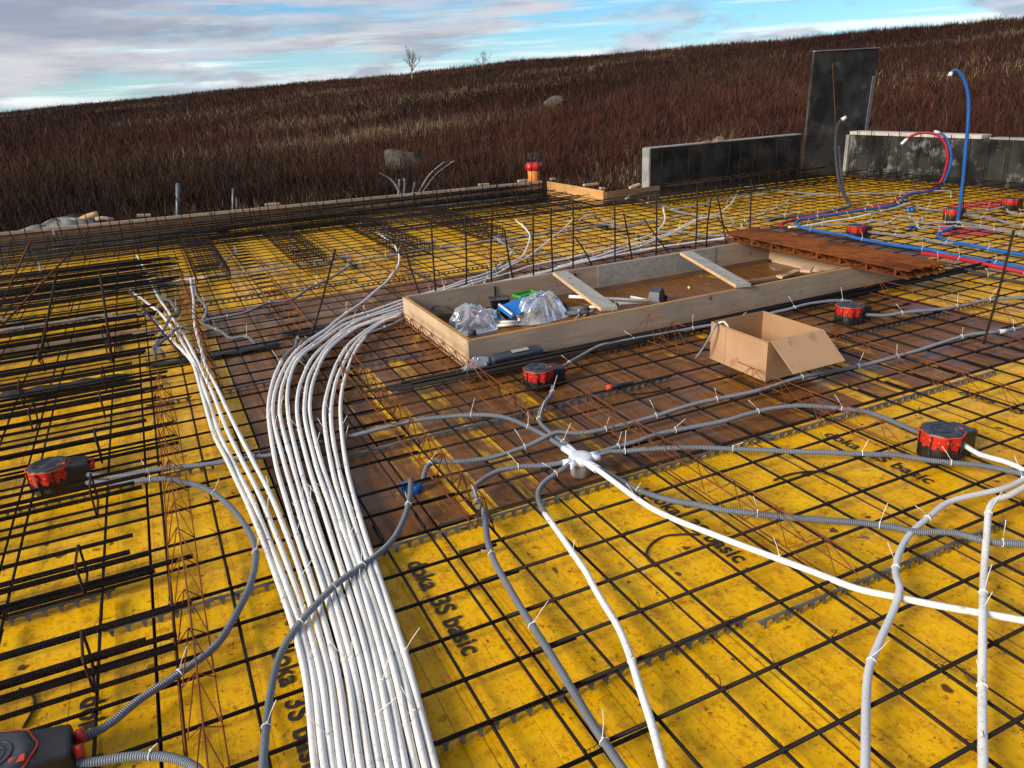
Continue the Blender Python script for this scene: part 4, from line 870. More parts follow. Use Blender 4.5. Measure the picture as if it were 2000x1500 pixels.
WC = [
 ('white pipe running from the white junction box to the right edge', [(1158, 912, .1), (1200, 942, .085), (1280, 995), (1400, 1048), (1460, 1071), (1541, 1099), (1595, 1118), (1680, 1150), (1745, 1165), (1850, 1188), (2010, 1214)], 'white', .0112),
 ('white pipe curving from the grey loop to the bottom centre edge', [(1064, 1003), (1090, 1040), (1120, 1082), (1147, 1120), (1158, 1141), (1181, 1180), (1207, 1224), (1228, 1276), (1251, 1349), (1272, 1411), (1300, 1512)], 'white', .0112),
 ('pale pipe snaking from the right edge to the bottom right', [(2012, 930), (1960, 953), (1905.5, 967), (1851.5, 983), (1811, 1013), (1779, 1040), (1757, 1077.5), (1749, 1120), (1757, 1152, .09), (1746, 1190), (1719, 1249.6), (1697.6, 1303.6), (1692, 1363), (1689.5, 1510)], 'lightconduit', .0112),
 ('straight white pipe going down at the bottom right edge', [(2012, 944, .09), (1967.6, 969.5, .09), (1944, 978, .09), (1933, 992, .09), (1927, 1050.5, .085), (1922, 1120), (1919, 1228, .09), (1919, 1390), (1920, 1512)], 'white', .0112),
 ('pale conduit from the right lamp housing to the right edge', [(1874, 862, .09), (1914, 888.5), (1959.5, 902), (1986.5, 913), (2012, 926)], 'lightconduit', .0108),
 ('cream pipe beside the blue pipe behind the rusty stack', [(1540, 444), (1568, 441), (1690, 420.5), (1700, 418)], 'cream', .0105),
 ('short white tee pipe at the head of the fourth white pipe', [(345, 549), (372, 545), (404, 541)], 'white', .011),
 ('thin pale pipe running away left of the rusty stack', [(1090, 520), (1194, 500), (1298, 481), (1420, 466)], 'cream', .009),
]
for lab, pts, m_, r_ in WC: conduit(lab, pts, m_, r_, .0755, .5, 'pipe', cat='pipe')
conduit('short grey elbow pointing up from the outer curved white pipe', [(550, 703.6), (556, 698), (566, 687), (578, 674, .08), (580, 662, .1), (581, 660, .19)], 'grey', .0108, .0735, 0)
conduit('grey conduit joining the inner curved white pipe to the frame corner', [(714, 656), (724, 650), (744, 642), (765, 634), (790, 622)], 'grey', .0108, .0735, .4)
# blue and red water pipes at the right
base = at(1834, 366, .07); dep = depth_of(base)
def loop(pts): return [at_depth(x, y, dep) for x, y in pts]
W = list(ats([(2012, 526), (1946, 513), (1856, 498), (1820, 489), (1748, 479), (1676, 466), (1649, 459), (1608.5, 453), (1568, 445), (1554.5, 437), (1563, 430), (1595, 424.6), (1676, 412), (1743.5, 401.6), (1762, 393.5), (1764, 387), (1777, 380), (1820, 372)], .08)) + loop([(1840, 360), (1852, 336), (1858, 310), (1856, 290), (1848, 270), (1836, 260), (1824, 257)])
conduit('blue pipe curving round the rusty stack and rising into a hook beside the red pipe', None, 'blue', .0175, world=np.array(W), tips=[(1, 'white', .07)], ties=.7, name='blue_pipe', cat='pipe')
W = list(ats([(1526, 441), (1527.5, 437), (1568, 426), (1627, 418), (1640, 415), (1712, 404), (1741, 399), (1752, 388.6), (1780, 378), (1816, 369)], .078)) + loop([(1838, 354), (1847, 330), (1851, 302), (1846, 281), (1834, 266), (1818, 260), (1796, 260), (1776, 268), (1760, 282)])
conduit('red pipe rising into a tall round hook in front of the right wall', None, 'red', .0175, world=np.array(W), tips=[(1, 'white', .09)], ties=.8, name='red_pipe', cat='pipe')
conduit('red pipe running beside the blue pipe to the right edge', [(1800, 494), (1867, 505), (1928, 516), (2012, 536)], 'red', .0175, .085, .5, name='red_pipe', cat='pipe')
base = at(1872, 426, .08); dep = depth_of(base)
W = list(ats([(2012, 500), (1946, 489), (1901, 480), (1856, 473), (1836, 464), (1834, 455), (1858, 446)], .08)) + loop([(1870, 432), (1875, 403), (1879, 367), (1882, 340), (1886, 290), (1890, 250), (1892, 200), (1890, 180), (1884, 158), (1876, 144), (1866, 137), (1858, 142), (1855, 149)])
conduit('tall blue pipe standing upright with a hooked white end at the right', None, 'blue', .0175, world=np.array(W), tips=[(1, 'white', .06)], ties=.7, name='blue_pipe', cat='pipe')
p1 = at_depth(1902, 100, dep + .05); p2 = at_depth(1880, 420, dep + .05); tag(MB().tube(np.array([p2, p1]), .005, 6).build('support_rod', MT['rust']), 'thin rusty rod holding up the tall blue pipe', 'rod')
base = at(1652, 396, .08); dep = depth_of(base)
W = list(ats([(1498, 431), (1527.5, 424.6), (1595, 418), (1643, 407), (1660, 402)], .075)) + loop([(1655, 393), (1649, 382), (1640, 360), (1634, 320), (1632, 280), (1634, 256), (1640, 238), (1652, 229)])
conduit('dark grey conduit rising upright in front of the tall slab with a white tip', None, 'darkgrey', .019, world=np.array(W), tips=[(1, 'white', .05)], ties=.8)
W = loop([(1660, 396), (1650, 380), (1644, 350), (1640, 310), (1638, 285)]); conduit('second dark grey conduit tied to the upright one before the tall slab', None, 'darkgrey', .016, world=np.array(W), ties=0)
p1 = at_depth(1626, 125, dep + .05); p2 = at_depth(1640, 390, dep + .05); tag(MB().tube(np.array([p2, p1]), .005, 6).build('support_rod', MT['rust']), 'thin rusty rod standing before the tall dark slab', 'rod')
for k, (yy, lab) in enumerate(((0, 'dark slate pipe along the far left edge board, the nearer of two'), (-8, 'dark slate pipe along the far left edge board, the farther of two'))):
    conduit(lab, [(50, 497 + yy), (180, 480 + yy), (320, 465 + yy), (480, 439 + yy), (700, 415 + yy), (900, 398 + yy), (1060, 382 + yy)], 'slate', .022, .1, 0, 'slate_pipe', .1, cat='pipe')
# black cables on the panels
for lab, pts in (('black cable loop lying on the yellow panel beside the stencil', [(1366, 1044), (1330, 1044), (1295, 1048), (1267, 1068), (1263, 1088), (1280, 1106)]), ('black cable piece lying on the yellow panel at right', [(1511, 938), (1530, 930), (1554, 924), (1595, 921), (1630, 930), (1654, 940)]), ('black cable lying on the panel at the bottom left', [(38, 1345), (60, 1353), (68, 1373), (58, 1400), (45, 1421)]), ('bent black strap by the orange-tipped tool', [(1225, 770), (1260, 768), (1290, 763), (1308, 757)])):
    tag(MB().tube(smooth(ats(pts, .023), .02), .0042, 6).build('cable', MT['tar']), lab, 'cable')

# ---------------------------------------------------------------- lamp housings
BOSS = MB().lathe([(.010, 0), (.011, .002), (.009, .0045), (.004, .005)], 10).mesh('boss')
def lamp(label, px, py, rz=0.0, s=1.0, z=.019, P=None):
    c = at(px, py, .03) if P is None else np.array(P); t = thing('lamp_housing', label, 'lamp housing', (c[0], c[1], z), rz, 'red and black lamp housings'); t.scale = (s, s, s)
    R_ = .078; sc = lambda a_, i: 1 + .035 * math.cos(8 * a_)
    MB().lathe([(R_ * .97, .0), (R_ * 1.0, .004), (R_ * .99, .06)], 48, wob=sc).build('base', MT['black'], t)
    n = 48; V = []
    for i in range(n + 1):
        a_ = i / n * 2 * math.pi; q = R_ * sc(a_, 0); lo = .050 + .016 * (.5 + .5 * math.sin(8 * a_ * 1.5 + 1)) + .006 * math.sin(23 * a_); V += [((q + .0025) * math.cos(a_), (q + .0025) * math.sin(a_), lo), ((q + .003) * math.cos(a_), (q + .003) * math.sin(a_), .108)]
    MB().add(V, [(2 * i, 2 * i + 2, 2 * i + 3, 2 * i + 1) for i in range(n)]).build('red_band', MT['redplastic'], t)
    for a_ in np.arange(8) * math.pi / 4 + .2:
        MB().box(((R_ + .004) * math.cos(a_), (R_ + .004) * math.sin(a_), .06), (.006, .006, .10), np.array([[math.cos(a_), -math.sin(a_), 0], [math.sin(a_), math.cos(a_), 0], [0, 0, 1]])).build('rib', MT['black'], t)
    lid = MB().lathe([(R_ * 1.0, .104), (R_ * 1.0, .112), (R_ * .94, .118), (R_ * .70, .121), (R_ * .66, .119), (R_ * .3, .120), (.001, .120)], 48, wob=lambda a_, i: sc(a_, i) if i < 4 else 1).build('lid', MT['lid'], t)
    for k, rr in enumerate((.5, .32, .17)):
        an = np.linspace(0, 2 * np.pi, 25)[:-1]; MB().tube(np.stack([R_ * rr * np.cos(an), R_ * rr * np.sin(an), 0 * an + .1205], 1), .0012, 5, closed=True).build('ring', MT['lid'], lid)
    an = np.linspace(0, 2 * np.pi, 49)[:-1]; q = np.array([R_ * sc(a_, 0) + .003 for a_ in an]); MB().tube(np.stack([q * np.cos(an), q * np.sin(an), 0 * an + .110], 1), .003, 6, closed=True).build('rim', MT['orange'], t)
    b = MB(); lo = [(.045, -.062, .0), (.155, -.050, .0), (.155, .050, .0), (.045, .062, .0)]; hi = [(.045, -.062, .112), (.145, -.050, .098), (.145, .050, .098), (.045, .062, .112)]; b.hexa(np.array(lo), np.array(hi)); nb = b.build('connection_block', MT['black'], t)
    md = nb.modifiers.new('bevel', 'BEVEL'); md.width = .006; md.segments = 2
    for sy in (-1, 1): MB().tube(np.array([(.152, .026 * sy, .075), (.168, .026 * sy, .075)]), .015, 12).build('conduit_port', MT['redplastic'], t)
    for k in range(14):
        a_ = k * 2 * math.pi / 14 + .1; q = R_ * sc(a_, 0) + .002; obj('boss', BOSS, MT['redplastic'], t, (q * math.cos(a_), q * math.sin(a_), .082 + .006 * (k % 2)), (0, math.pi / 2, a_))
    tg = MB().box((.05, -.035, .118), (.03, .02, .003)).build('tab', MT['orange'], t)
    return t
lamp('red and black lamp housing at the left edge among the rebar cages', 106, 950, .05, 1.05)
lamp('red and black lamp housing cut off at the bottom left corner', 30, 1495, .02, 1.12, P=(-.60, 1.80, 0))
lamp('red and black lamp housing in front of the wooden frame corner', 1052, 752, .05)
lamp('red and black lamp housing on the yellow panels at right', 1833, 884, .0, 1.06)
lamp('red and black lamp housing behind the cardboard box', 1656, 626, .05, 1.05)
lamp('red and black lamp housing beside the rusty stack', 1670, 461, -.1, 1.05)
lamp('red and black lamp housing at the foot of the tall blue pipe', 1858, 427, 0, 1.05)
lamp('farthest red and black lamp housing at the right edge', 1970, 407, 0, 1.1)

# round white junction box
def junction_box():
    c = at(1134, 914, .05); t = thing('junction_box', 'white round junction box where the conduits meet, centre of the photo', 'junction box', (c[0], c[1], 0), 0)
    MB().lathe([(.040, .019), (.043, .021), (.044, .078)], 32).build('cup', MT['boxgrey'], t)
    MB().lathe([(.048, .080), (.050, .083), (.050, .108), (.045, .112), (.02, .113)], 32).build('lid', MT['boxwhite'], t)
    targets = [(1106, 878), (1106, 868), (1158, 888), (1163, 893), (1111, 901), (1115, 908), (1158, 912), (1172, 917)]
    for k, (x, y) in enumerate(targets):
        q = at(x, y, .098) - np.array([c[0], c[1], 0]); d = q.copy(); d[2] = 0; d /= np.linalg.norm(d); a_ = d * .036 + (0, 0, .096); b_ = d * (.125 if k in (0, 1, 6, 7) else .085) + (0, 0, .096)
        p = MB().tube(np.array([a_, b_]), .0148, 14).build('port', MT['boxwhite'], t)
junction_box()
def small_box(label, px, py, rz, s=1.0, mat='bluebox', z=.019):
    c = at(px, py, .03); t = thing('socket_box', label, 'socket box', (c[0], c[1], z), rz, 'small blue socket boxes'); t.scale = (s, s, s)
    MB().lathe([(.033, 0), (.035, .003), (.034, .038), (.030, .043), (.028, .043)], 20).build('box_body', MT[mat], t)
    o = MB().box((0, .05, .020), (.036, .045, .034)).build('side_arm', MT[mat], t); md = o.modifiers.new('bevel', 'BEVEL'); md.width = .008
    MB().tube(np.array([(0, .055, .03), (0, .055, .055)]), .013, 12).build('spigot', MT[mat], t)
small_box('bright blue socket box beside the white pipe bundle', 812, 955, 1.2, .85)
small_box('bright blue socket box on the panel joint left of centre', 948, 1006, .9, .55)
small_box('small blue socket box far right under the grey arch', 1782, 412, .2)
small_box('small blue socket box beside the hooked blue pipe', 1786, 446, 1.2, .9)
small_box('dull blue-grey socket box behind the single white pipe', 692, 523, .3, 1.0, 'slate'); small_box('dark blue socket box in the far middle distance', 1182, 446, .2, 1.1, 'slate')

# ---------------------------------------------------------------- wooden opening frame and its contents
def build_frame():
    t = thing('opening_frame', 'long wooden box frame of weathered boards standing in the middle of the deck', 'formwork')
    x0, x1, y0, y1 = BOX; zt = .222; th = .027
    def bd(name, p, q, side, m_, z1=zt, z0=.03): return board(name, p, q, th, z0, z1, MT[m_], t, side)
    cuts = [x0 + .0, x1 - .42, x1]
    for k in range(2):
        o = bd('near_board', (cuts[k] + (.001 if k else 0), y0), (cuts[k + 1], y0), 1, 'wood_grey', zt if k == 0 else zt - .022); MB().box(((cuts[k] + cuts[k + 1]) / 2, y0 + th / 2, (zt if k == 0 else zt - .022) + .0016), (cuts[k + 1] - cuts[k] - .004, th - .002, .003)).build('top_edge', MT['wood_top'], o)
    fc = [x0 + th + .001, 3.16, 4.35, x1 - th]
    for k in range(3):
        o = bd('far_board', (fc[k] + .003 * (k > 0), y1 - .006 * (k == 1)), (fc[k + 1], y1 - .006 * (k == 1)), -1, 'wood_grey' if k != 1 else 'wood_plank'); MB().box(((fc[k] + fc[k + 1]) / 2, y1 - th / 2, zt + .0016), (fc[k + 1] - fc[k] - .004, th - .002, .003)).build('top_edge', MT['wood_grey'], o)
    o = board('left_end_board', (x0, y0 + th + .001), (x0, y1), th, .03, zt, MT['wood_end'], t, -1); MB().box((x0 + th / 2, (y0 + y1) / 2, zt + .0016), (th - .002, y1 - y0 - .03, .003)).build('top_edge', MT['wood_top'], o)
    board('right_end_board', (x1 - .32, y0 + th), (x1 - .32, y1 - th), th, .0, zt - .012, MT['wood_end'], t, 1)
    board('far_batten', (x0 + th + .01, y1 - th - .004), (x1 - .4, y1 - th - .004), .045, .002, .06, MT['wood_brown'], t, -1)
    board('left_batten', (x0 + th + .004, y0 + .05), (x0 + th + .004, y1 - .09), .04, .002, .06, MT['wood_brown'], t, -1)
    board('near_batten', (x0 + .1, y0 + th + .004), (x1 - .4, y0 + th + .004), .04, .002, .06, MT['wood_brown'], t, 1)
    for (x, y) in ((2.25, y1 - th - .002), (2.95, y1 - th - .002)): MB().box((x, y - .004, .15), (.012, .006, .10)).build('bracket', MT['black'], t)
    # two planks laid across
    for nm, pa, pb, w in (('mossy grey plank laid across the left part of the wooden frame', (1100, 535), (1190, 606), .11), ('grey plank with pale sawn edge laid across the right part of the wooden frame', (1348, 496), (1452, 561), .105)):
        a_, b_ = at(*pa, .245), at(*pb, .235); a_[1] = min(a_[1] + .05, y1 + .01); b_[1] -= .0; d = b_ - a_; ln = np.linalg.norm(d); k = thing('cross_plank', nm, 'plank', tuple(a_), math.atan2(d[1], d[0]))
        MB().box((ln / 2, 0, .0005), (ln, w, .022)).build('plank_body', MT['wood_plank'], k); MB().box((ln / 2, -w / 2 - .0015, 0), (ln * .998, .003, .023)).build('sawn_edge', MT['wood_side'], k)
build_frame()

def bag(label, c, sx, sy, sz, seed, mat, sub=3, rz=0.0, flat=.0, cat='plastic bag', name='plastic_bag'):
    """crumpled film or cloth: a closed draped lump with pleats running down from uneven peaks"""
    r = np.random.default_rng(seed); nr, na = 22, 96; pk = r.uniform(-.45, .45, (4, 2)); hk = np.array([1, .85, .6, .5])
    fr = r.integers(5, 19, 7); ph = r.uniform(0, 6.28, 7); D = r.normal(size=(12, 2)) * 5.5; dp = r.uniform(0, 6.28, 12); V = []
    for i in range(nr + 1):
        t = i / nr
        for k in range(na):
            th = 2 * math.pi * k / na; edge = 1 + .10 * math.sin(3 * th + ph[0]) + .07 * math.sin(5 * th + ph[1])
            pl = sum(abs(math.sin(f * th / 2 + q + 2.2 * t)) - .5 for f, q in zip(fr, ph)) / 7
            x = t * edge * math.cos(th) * (1 + .10 * pl); y = t * edge * math.sin(th) * (1 + .10 * pl)
            z = max(h_ * math.exp(-((x - p_[0]) ** 2 + (y - p_[1]) ** 2) / .42) for h_, p_ in zip(hk, pk)); z = math.tanh(z * 1.3) * .9 * (1 - t ** 6)
            cr = sum(abs(math.sin(d @ np.array([x, y]) + q)) - .5 for d, q in zip(D, dp)) / 12
            z = max(0, z * (1 + .38 * pl) + (.55 * cr + .16 * pl) * (1 - t ** 4) * .8 + .10 * (1 - t)); V.append((x * sx, y * sy, z * sz))
    F = [(i * na + k, i * na + (k + 1) % na, (i + 1) * na + (k + 1) % na, (i + 1) * na + k) for i in range(nr) for k in range(na)] + [[nr * na + k for k in range(na)][::-1]]
    o = MB().add(V, F).build(name, mat, None, tuple(c), (0, 0, rz)); return tag(o, label, cat)
def clear_plastic():
    m, nt, P, L = new_mat('clear_plastic'); T = NT(nt); p = T.pos(); nt.nodes.remove(P)
    nb = T.bump(T.noise(p, 34, 4, .6, 1.0), .5, .006)
    tr = T.node('ShaderNodeBsdfTransparent'); tr.inputs[0].default_value = (.97, .97, .98, 1)
    tl = T.node('ShaderNodeBsdfTranslucent'); tl.inputs[0].default_value = (.85, .86, .88, 1); df = T.node('ShaderNodeBsdfDiffuse'); df.inputs[0].default_value = (.82, .83, .85, 1)
    gl = T.node('ShaderNodeBsdfGlossy'); gl.inputs['Roughness'].default_value = .12; gl.inputs[0].default_value = (.95, .95, .95, 1); L(nb, gl.inputs['Normal'])
    m1 = T.node('ShaderNodeMixShader'); m1.inputs[0].default_value = .5; L(df.outputs[0], m1.inputs[1]); L(tl.outputs[0], m1.inputs[2])
    fr = T.node('ShaderNodeFresnel'); fr.inputs[0].default_value = 1.5; L(nb, fr.inputs['Normal'])
    m2 = T.node('ShaderNodeMixShader'); L(T.ss(T.noise(p, 13, 5, .7), .36, .66, .18, .78), m2.inputs[0]); L(tr.outputs[0], m2.inputs[1]); L(m1.outputs[0], m2.inputs[2])
    m3 = T.node('ShaderNodeMixShader'); L(T.math('ADD', fr.outputs[0], .06), m3.inputs[0]); L(m2.outputs[0], m3.inputs[1]); L(gl.outputs[0], m3.inputs[2]); L(m3.outputs[0], nt.nodes['Material Output'].inputs[0]); return m
MT['clear'] = clear_plastic()
def on(px, py, z): return at(px, py, z)
def contents():
    c = on(1052, 626, .02); bag('large crumpled clear plastic bag lying in the wooden frame', (c[0] + .04, c[1] + .05, .02), .21, .145, .20, 3, MT['clear'])
    c = on(942, 648, .03); bag('smaller crumpled white plastic bag in the left corner of the frame', (c[0] + .01, c[1] + .14, .02), .23, .14, .17, 8, MT['clear'])
    c = on(1000, 655, .1)
    for k, (px, py, s) in enumerate(((930, 630, .05), (1018, 640, .04))):
        q = on(px, py, .09); tag(MB().box((0, 0, 0), (s, s * .7, .004)).build('wrapper', simple('pink_wrapper%d' % k, (.55, .12, .14), (.6, .2, .2), .5, 20), None, (q[0], q[1] + .02, .155 + .01 * k), (.5, .2, .4)), ('pinkish wrapper showing in the small plastic bag', 'pinkish wrapper showing under the large plastic bag')[k], 'wrapper')
    # blue packet, green lid, black crate
    c = on(1012, 597, .14); k = thing('blue_packet', 'bright blue folded packet behind the large plastic bag', 'packet', (c[0], c[1], .13), .25); MB().box((0, 0, 0), (.26, .15, .012), np.array(Euler((.35, -.1, 0)).to_matrix())).build('packet_body', simple('blue_packet', (.01, .16, .52), (.015, .22, .62), .35, 9), k); MB().box((-.125, -.01, .012), (.012, .15, .01), np.array(Euler((.35, -.1, 0)).to_matrix())).build('white_edge', MT['boxwhite'], k)
    c = on(1027, 577, .16); k = thing('green_tray', 'small bright green tray by the far board of the frame', 'tray', (c[0], c[1], .16), .2); b = MB(); w, d, h = .085, .05, .018
    for (bx, by, dx, dy) in ((0, -d, 2 * w, .005), (0, d, 2 * w, .005), (-w, 0, .005, 2 * d), (w, 0, .005, 2 * d)): b.box((bx, by, h / 2), (dx, dy, h))
    b.build('rim', simple('green', (.035, .30, .02), (.05, .36, .03), .4, 9), k); MB().box((0, 0, .002), (2 * w, 2 * d, .003)).build('tray_floor', simple('green_dark', (.03, .24, .02), None, .4), k); MB().box((0, 0, -.08), (.13, .07, .15)).build('support_block', MT['black'], k)
    c = on(978, 620, .03); k = thing('black_crate', 'small glossy black crate in the wooden frame beside the blue packet', 'crate', (c[0] + .02, c[1] + .05, .02), -.3); gl = simple('gloss_black', (.006, .006, .006), (.012, .012, .012), .15, 9)
    o = MB().box((0, 0, .07), (.13, .11, .13)).build('crate_body', gl, k); md = o.modifiers.new('b', 'BEVEL'); md.width = .008; MB().box((0, 0, .138), (.15, .125, .01)).build('crate_lid', gl, k); MB().tube(np.stack([.02 * np.cos(np.linspace(0, 6.28, 17)[:-1]) - .03, 0 * np.zeros(16) - .0565, .05 + .02 * np.sin(np.linspace(0, 6.28, 17)[:-1])], 1), .003, 5, closed=True).build('ring_mark', MT['boxgrey'], k)
    tag(MB().tube(smooth(ats([(842, 608, .05), (852, 598, .16), (870, 598, .17), (884, 606, .14), (898, 619, .05)]), .02), .0055, 8).build('hose', MT['tar']), 'black hose arching in the left corner of the frame', 'hose')
    tag(MB().tube(smooth(ats([(1072, 585, .05), (1085, 580, .14), (1098, 592, .1), (1108, 602, .03)]), .02), .012, 8).build('hose', MT['black']), 'thick black hose right of the large plastic bag', 'hose')
    for lab, p, q, m_, r_ in (('white pipe offcut propped over the left cross plank', (1111, 579, .16), (1273, 588, .10), 'white', .012), ('second white pipe offcut lying under the first one', (1200, 592, .09), (1288, 590, .08), 'white', .011), ('short white pipe offcut by the slate tool', (1232, 580, .10), (1272, 588, .09), 'cream', .010),
                              ('white pipe offcut poking out under the large plastic bag', (970, 630, .05), (1010, 628, .05), 'white', .012), ('second white pipe offcut under the large plastic bag', (972, 636, .04), (1006, 634, .04), 'white', .012), ('thick pale grey pipe right of the large plastic bag', (1092, 607, .05), (1150, 602, .05), 'palegrey', .022), ('thick grey pipe lying in front of the pale one', (1095, 613, .04), (1148, 610, .04), 'grey', .02), ('brown pipe offcut behind the white ones', (1150, 600, .06), (1250, 592, .06), 'cream', .010)):
        tag(MB().tube(np.array([at(*p), at(*q)]), r_, 10).build('pipe_offcut', MT[m_]), lab, 'pipe')
    for lab, pts in (('bent grey conduit end beside the left cross plank', [(1196, 608, .03), (1206, 598, .08), (1203, 590, .14)]), ('bent grey conduit end right of the large plastic bag', [(1124, 622, .03), (1132, 615, .07), (1130, 606, .12)]), ('thin grey conduit piece under the left cross plank', [(1140, 617, .02), (1150, 610, .04), (1160, 606, .05)])):
        tag(MB().tube(smooth(ats(pts), .02), .009, 8).build('conduit_end', MT['palegrey']), lab, 'conduit')
    c = on(1287, 585, .05); k = thing('slate_tool', 'dark slate angular tool block in the middle of the frame', 'tool', (c[0], c[1] + .03, .02), .5); sl = simple('slate_block', (.030, .038, .05), (.045, .052, .066), .5, 12); b = MB(); b.hexa(np.array([(-.07, -.05, 0), (.08, -.05, 0), (.08, .05, 0), (-.07, .05, 0)]), np.array([(-.04, -.04, .09), (.02, -.04, .12), (.02, .04, .12), (-.04, .04, .09)])); b.build('block', sl, k); MB().box((.055, -.052, .03), (.03, .012, .04)).build('grip', MT['black'], k)
    c = on(923, 655, .225); k = thing('navy_stopper', 'dark navy plastic cap standing on the near frame board', 'cap', (c[0], c[1], .226)); nv = simple('navy', (.010, .012, .03), (.016, .018, .04), .4, 9); MB().lathe([(.022, 0), (.024, .003), (.024, .026), (.021, .031), (.012, .033)], 20).build('cap_body', nv, k); MB().lathe([(.0255, .0), (.0255, .007)], 20).build('cap_ring', nv, k)
    # dark packet outside the near left corner
    c = on(975, 712, .06); a_ = on(1005, 706, .08); k = thing('dark_packet', 'dark slate packet in clear film against the near frame board', 'packet', (a_[0] + .0, 3.86, .075), .02); pk = simple('packet_slate', (.028, .036, .05), (.05, .06, .075), .3, 14, bump=.4); o = MB().box((.03, 0, .03), (.34, .07, .05), np.array(Euler((.25, 0, 0)).to_matrix())).build('packet_body', pk, k); md = o.modifiers.new('b', 'BEVEL'); md.width = .015; md.segments = 3; MB().box((.05, -.012, .061), (.11, .03, .003), np.array(Euler((.25, 0, 0)).to_matrix())).build('paper_label', MT['boxgrey'], k)
    bag('crumpled clear film trailing from the dark packet', (a_[0] - .24, 3.855, .07), .12, .04, .075, 21, MT['clear'], 2, .05, cat='film', name='plastic_film')
    # wood scraps
    for k, (px, py, L_, w, rz, lab) in enumerate(((1500, 545, .5, .07, .05, 'wood scrap lying inside the right part of the frame, longest one'), (1540, 538, .28, .06, .25, 'wood scrap inside the right part of the frame, crosswise'), (1480, 553, .34, .05, -.1, 'narrow wood scrap inside the right part of the frame'), (1575, 533, .14, .08, .6, 'short wood scrap inside the right part of the frame'), (1515, 534, .1, .06, 1.2, 'small dark wood block inside the right part of the frame'))):
        q = on(px, py, .03 + .012 * k); o = MB().box((0, 0, 0), (L_, w, .02)).build('wood_scrap', MT['wood_end' if k % 2 else 'wood_brown'], None, (q[0], q[1], .032 + .022 * k), (random.gauss(0, .05), random.gauss(0, .03), rz)); tag(o, lab, 'wood scrap')
    q = on(1346, 563, .02); tag(MB().lathe([(.012, 0), (.013, .01), (.008, .016)], 10).build('bottle_cap', simple('lime', (.55, .6, .05), None, .4), None, (q[0], q[1], .02)), 'tiny lime yellow cap on the floor of the frame', 'cap')
    # tool with orange tip on the mesh
    q = on(1185, 757, .075); e_ = on(1228, 750, .075); d = e_ - q; k = thing('hand_tool', 'black hand tool with orange tip lying on the mesh before the frame', 'tool', tuple(q), math.atan2(d[1], d[0])); MB().tube(np.array([(0, 0, 0), (.035, 0, 0)]), .014, 10).build('orange_tip', MT['orange'], k); MB().tube(smooth([(.035, 0, 0), (.1, 0, .003), (.16, .01, 0)], .02), .010, 8).build('handle', MT['black'], k)
contents()

# ---------------------------------------------------------------- cardboard box
def cardboard_box():
    t = thing('cardboard_box', 'open brown cardboard box with one flap folded out, lying on the mesh', 'box', (2.765, 2.82, .07), .0)
    w, d, h, th = .385, .45, .222, .005; tilt = -.02
    def wall(nm, lo, hi, m_='cardboard'): return MB().hexa(np.array(lo), np.array(hi)).build(nm, MT[m_], t)
    wall('left_side', [(0, 0, 0), (th, 0, 0), (th, d, 0), (0, d, 0)], [(0, 0, h), (th, 0, h), (th, d, h), (0, d, h)])
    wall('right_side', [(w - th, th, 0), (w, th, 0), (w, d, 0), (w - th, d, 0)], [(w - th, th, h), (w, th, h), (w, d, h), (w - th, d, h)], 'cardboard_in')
    wall('near_side', [(th, 0, 0), (w, 0, 0), (w, th, 0), (th, th, 0)], [(th, 0, h), (w, 0, h), (w, th, h), (th, th, h)])
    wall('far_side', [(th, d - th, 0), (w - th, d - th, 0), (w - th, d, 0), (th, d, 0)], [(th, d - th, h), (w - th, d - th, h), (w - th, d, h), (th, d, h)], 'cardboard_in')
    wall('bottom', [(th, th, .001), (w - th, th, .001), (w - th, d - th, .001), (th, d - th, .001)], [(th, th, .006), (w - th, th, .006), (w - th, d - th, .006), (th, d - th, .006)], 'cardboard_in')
    MB().box((-.0006, d * .72, h / 2), (.0012, .004, h * .98)).build('crease', MT['cardboard_in'], t)
    MB().box((-.0008, d / 2, h - .004), (.0016, d * .99, .008)).build('worn_edge', MT['cardboard_in'], t)
    # near flap folded outwards and down
    a_ = math.radians(48); L_ = .205; dy, dz = -math.sin(a_) * L_, -math.cos(a_) * L_
    V = np.array([(.012, -.003, h + .002), (w - .004, -.003, h + .002), (w + .012, -.003 + dy, h + dz), (.035, -.003 + dy, h + dz)]); nrm = np.array([0, -math.cos(a_), math.sin(a_)]) * .004
    MB().hexa(V[::-1] - nrm * 0, V[::-1] + nrm).build('near_flap', MT['cardboard'], t)
    # left flap hanging down
    b = MB(); b.tube(smooth([(.002, d - .06, h + .004), (-.03, d - .07, h - .01), (-.07, d - .05, .12), (-.10, d - .0, .02)], .03), .0065, 6); o = b.build('tape_strip', simple('packing_tape', (.16, .17, .18), (.24, .24, .24), .3, 9), t)
    b = MB(); b.tube(smooth([(0, d - .06, h + .004), (.03, d - .07, h + .012), (.05, d - .1, h - .03)], .02), .0065, 6); b.build('tape_end', MT['cream'], t)
cardboard_box()

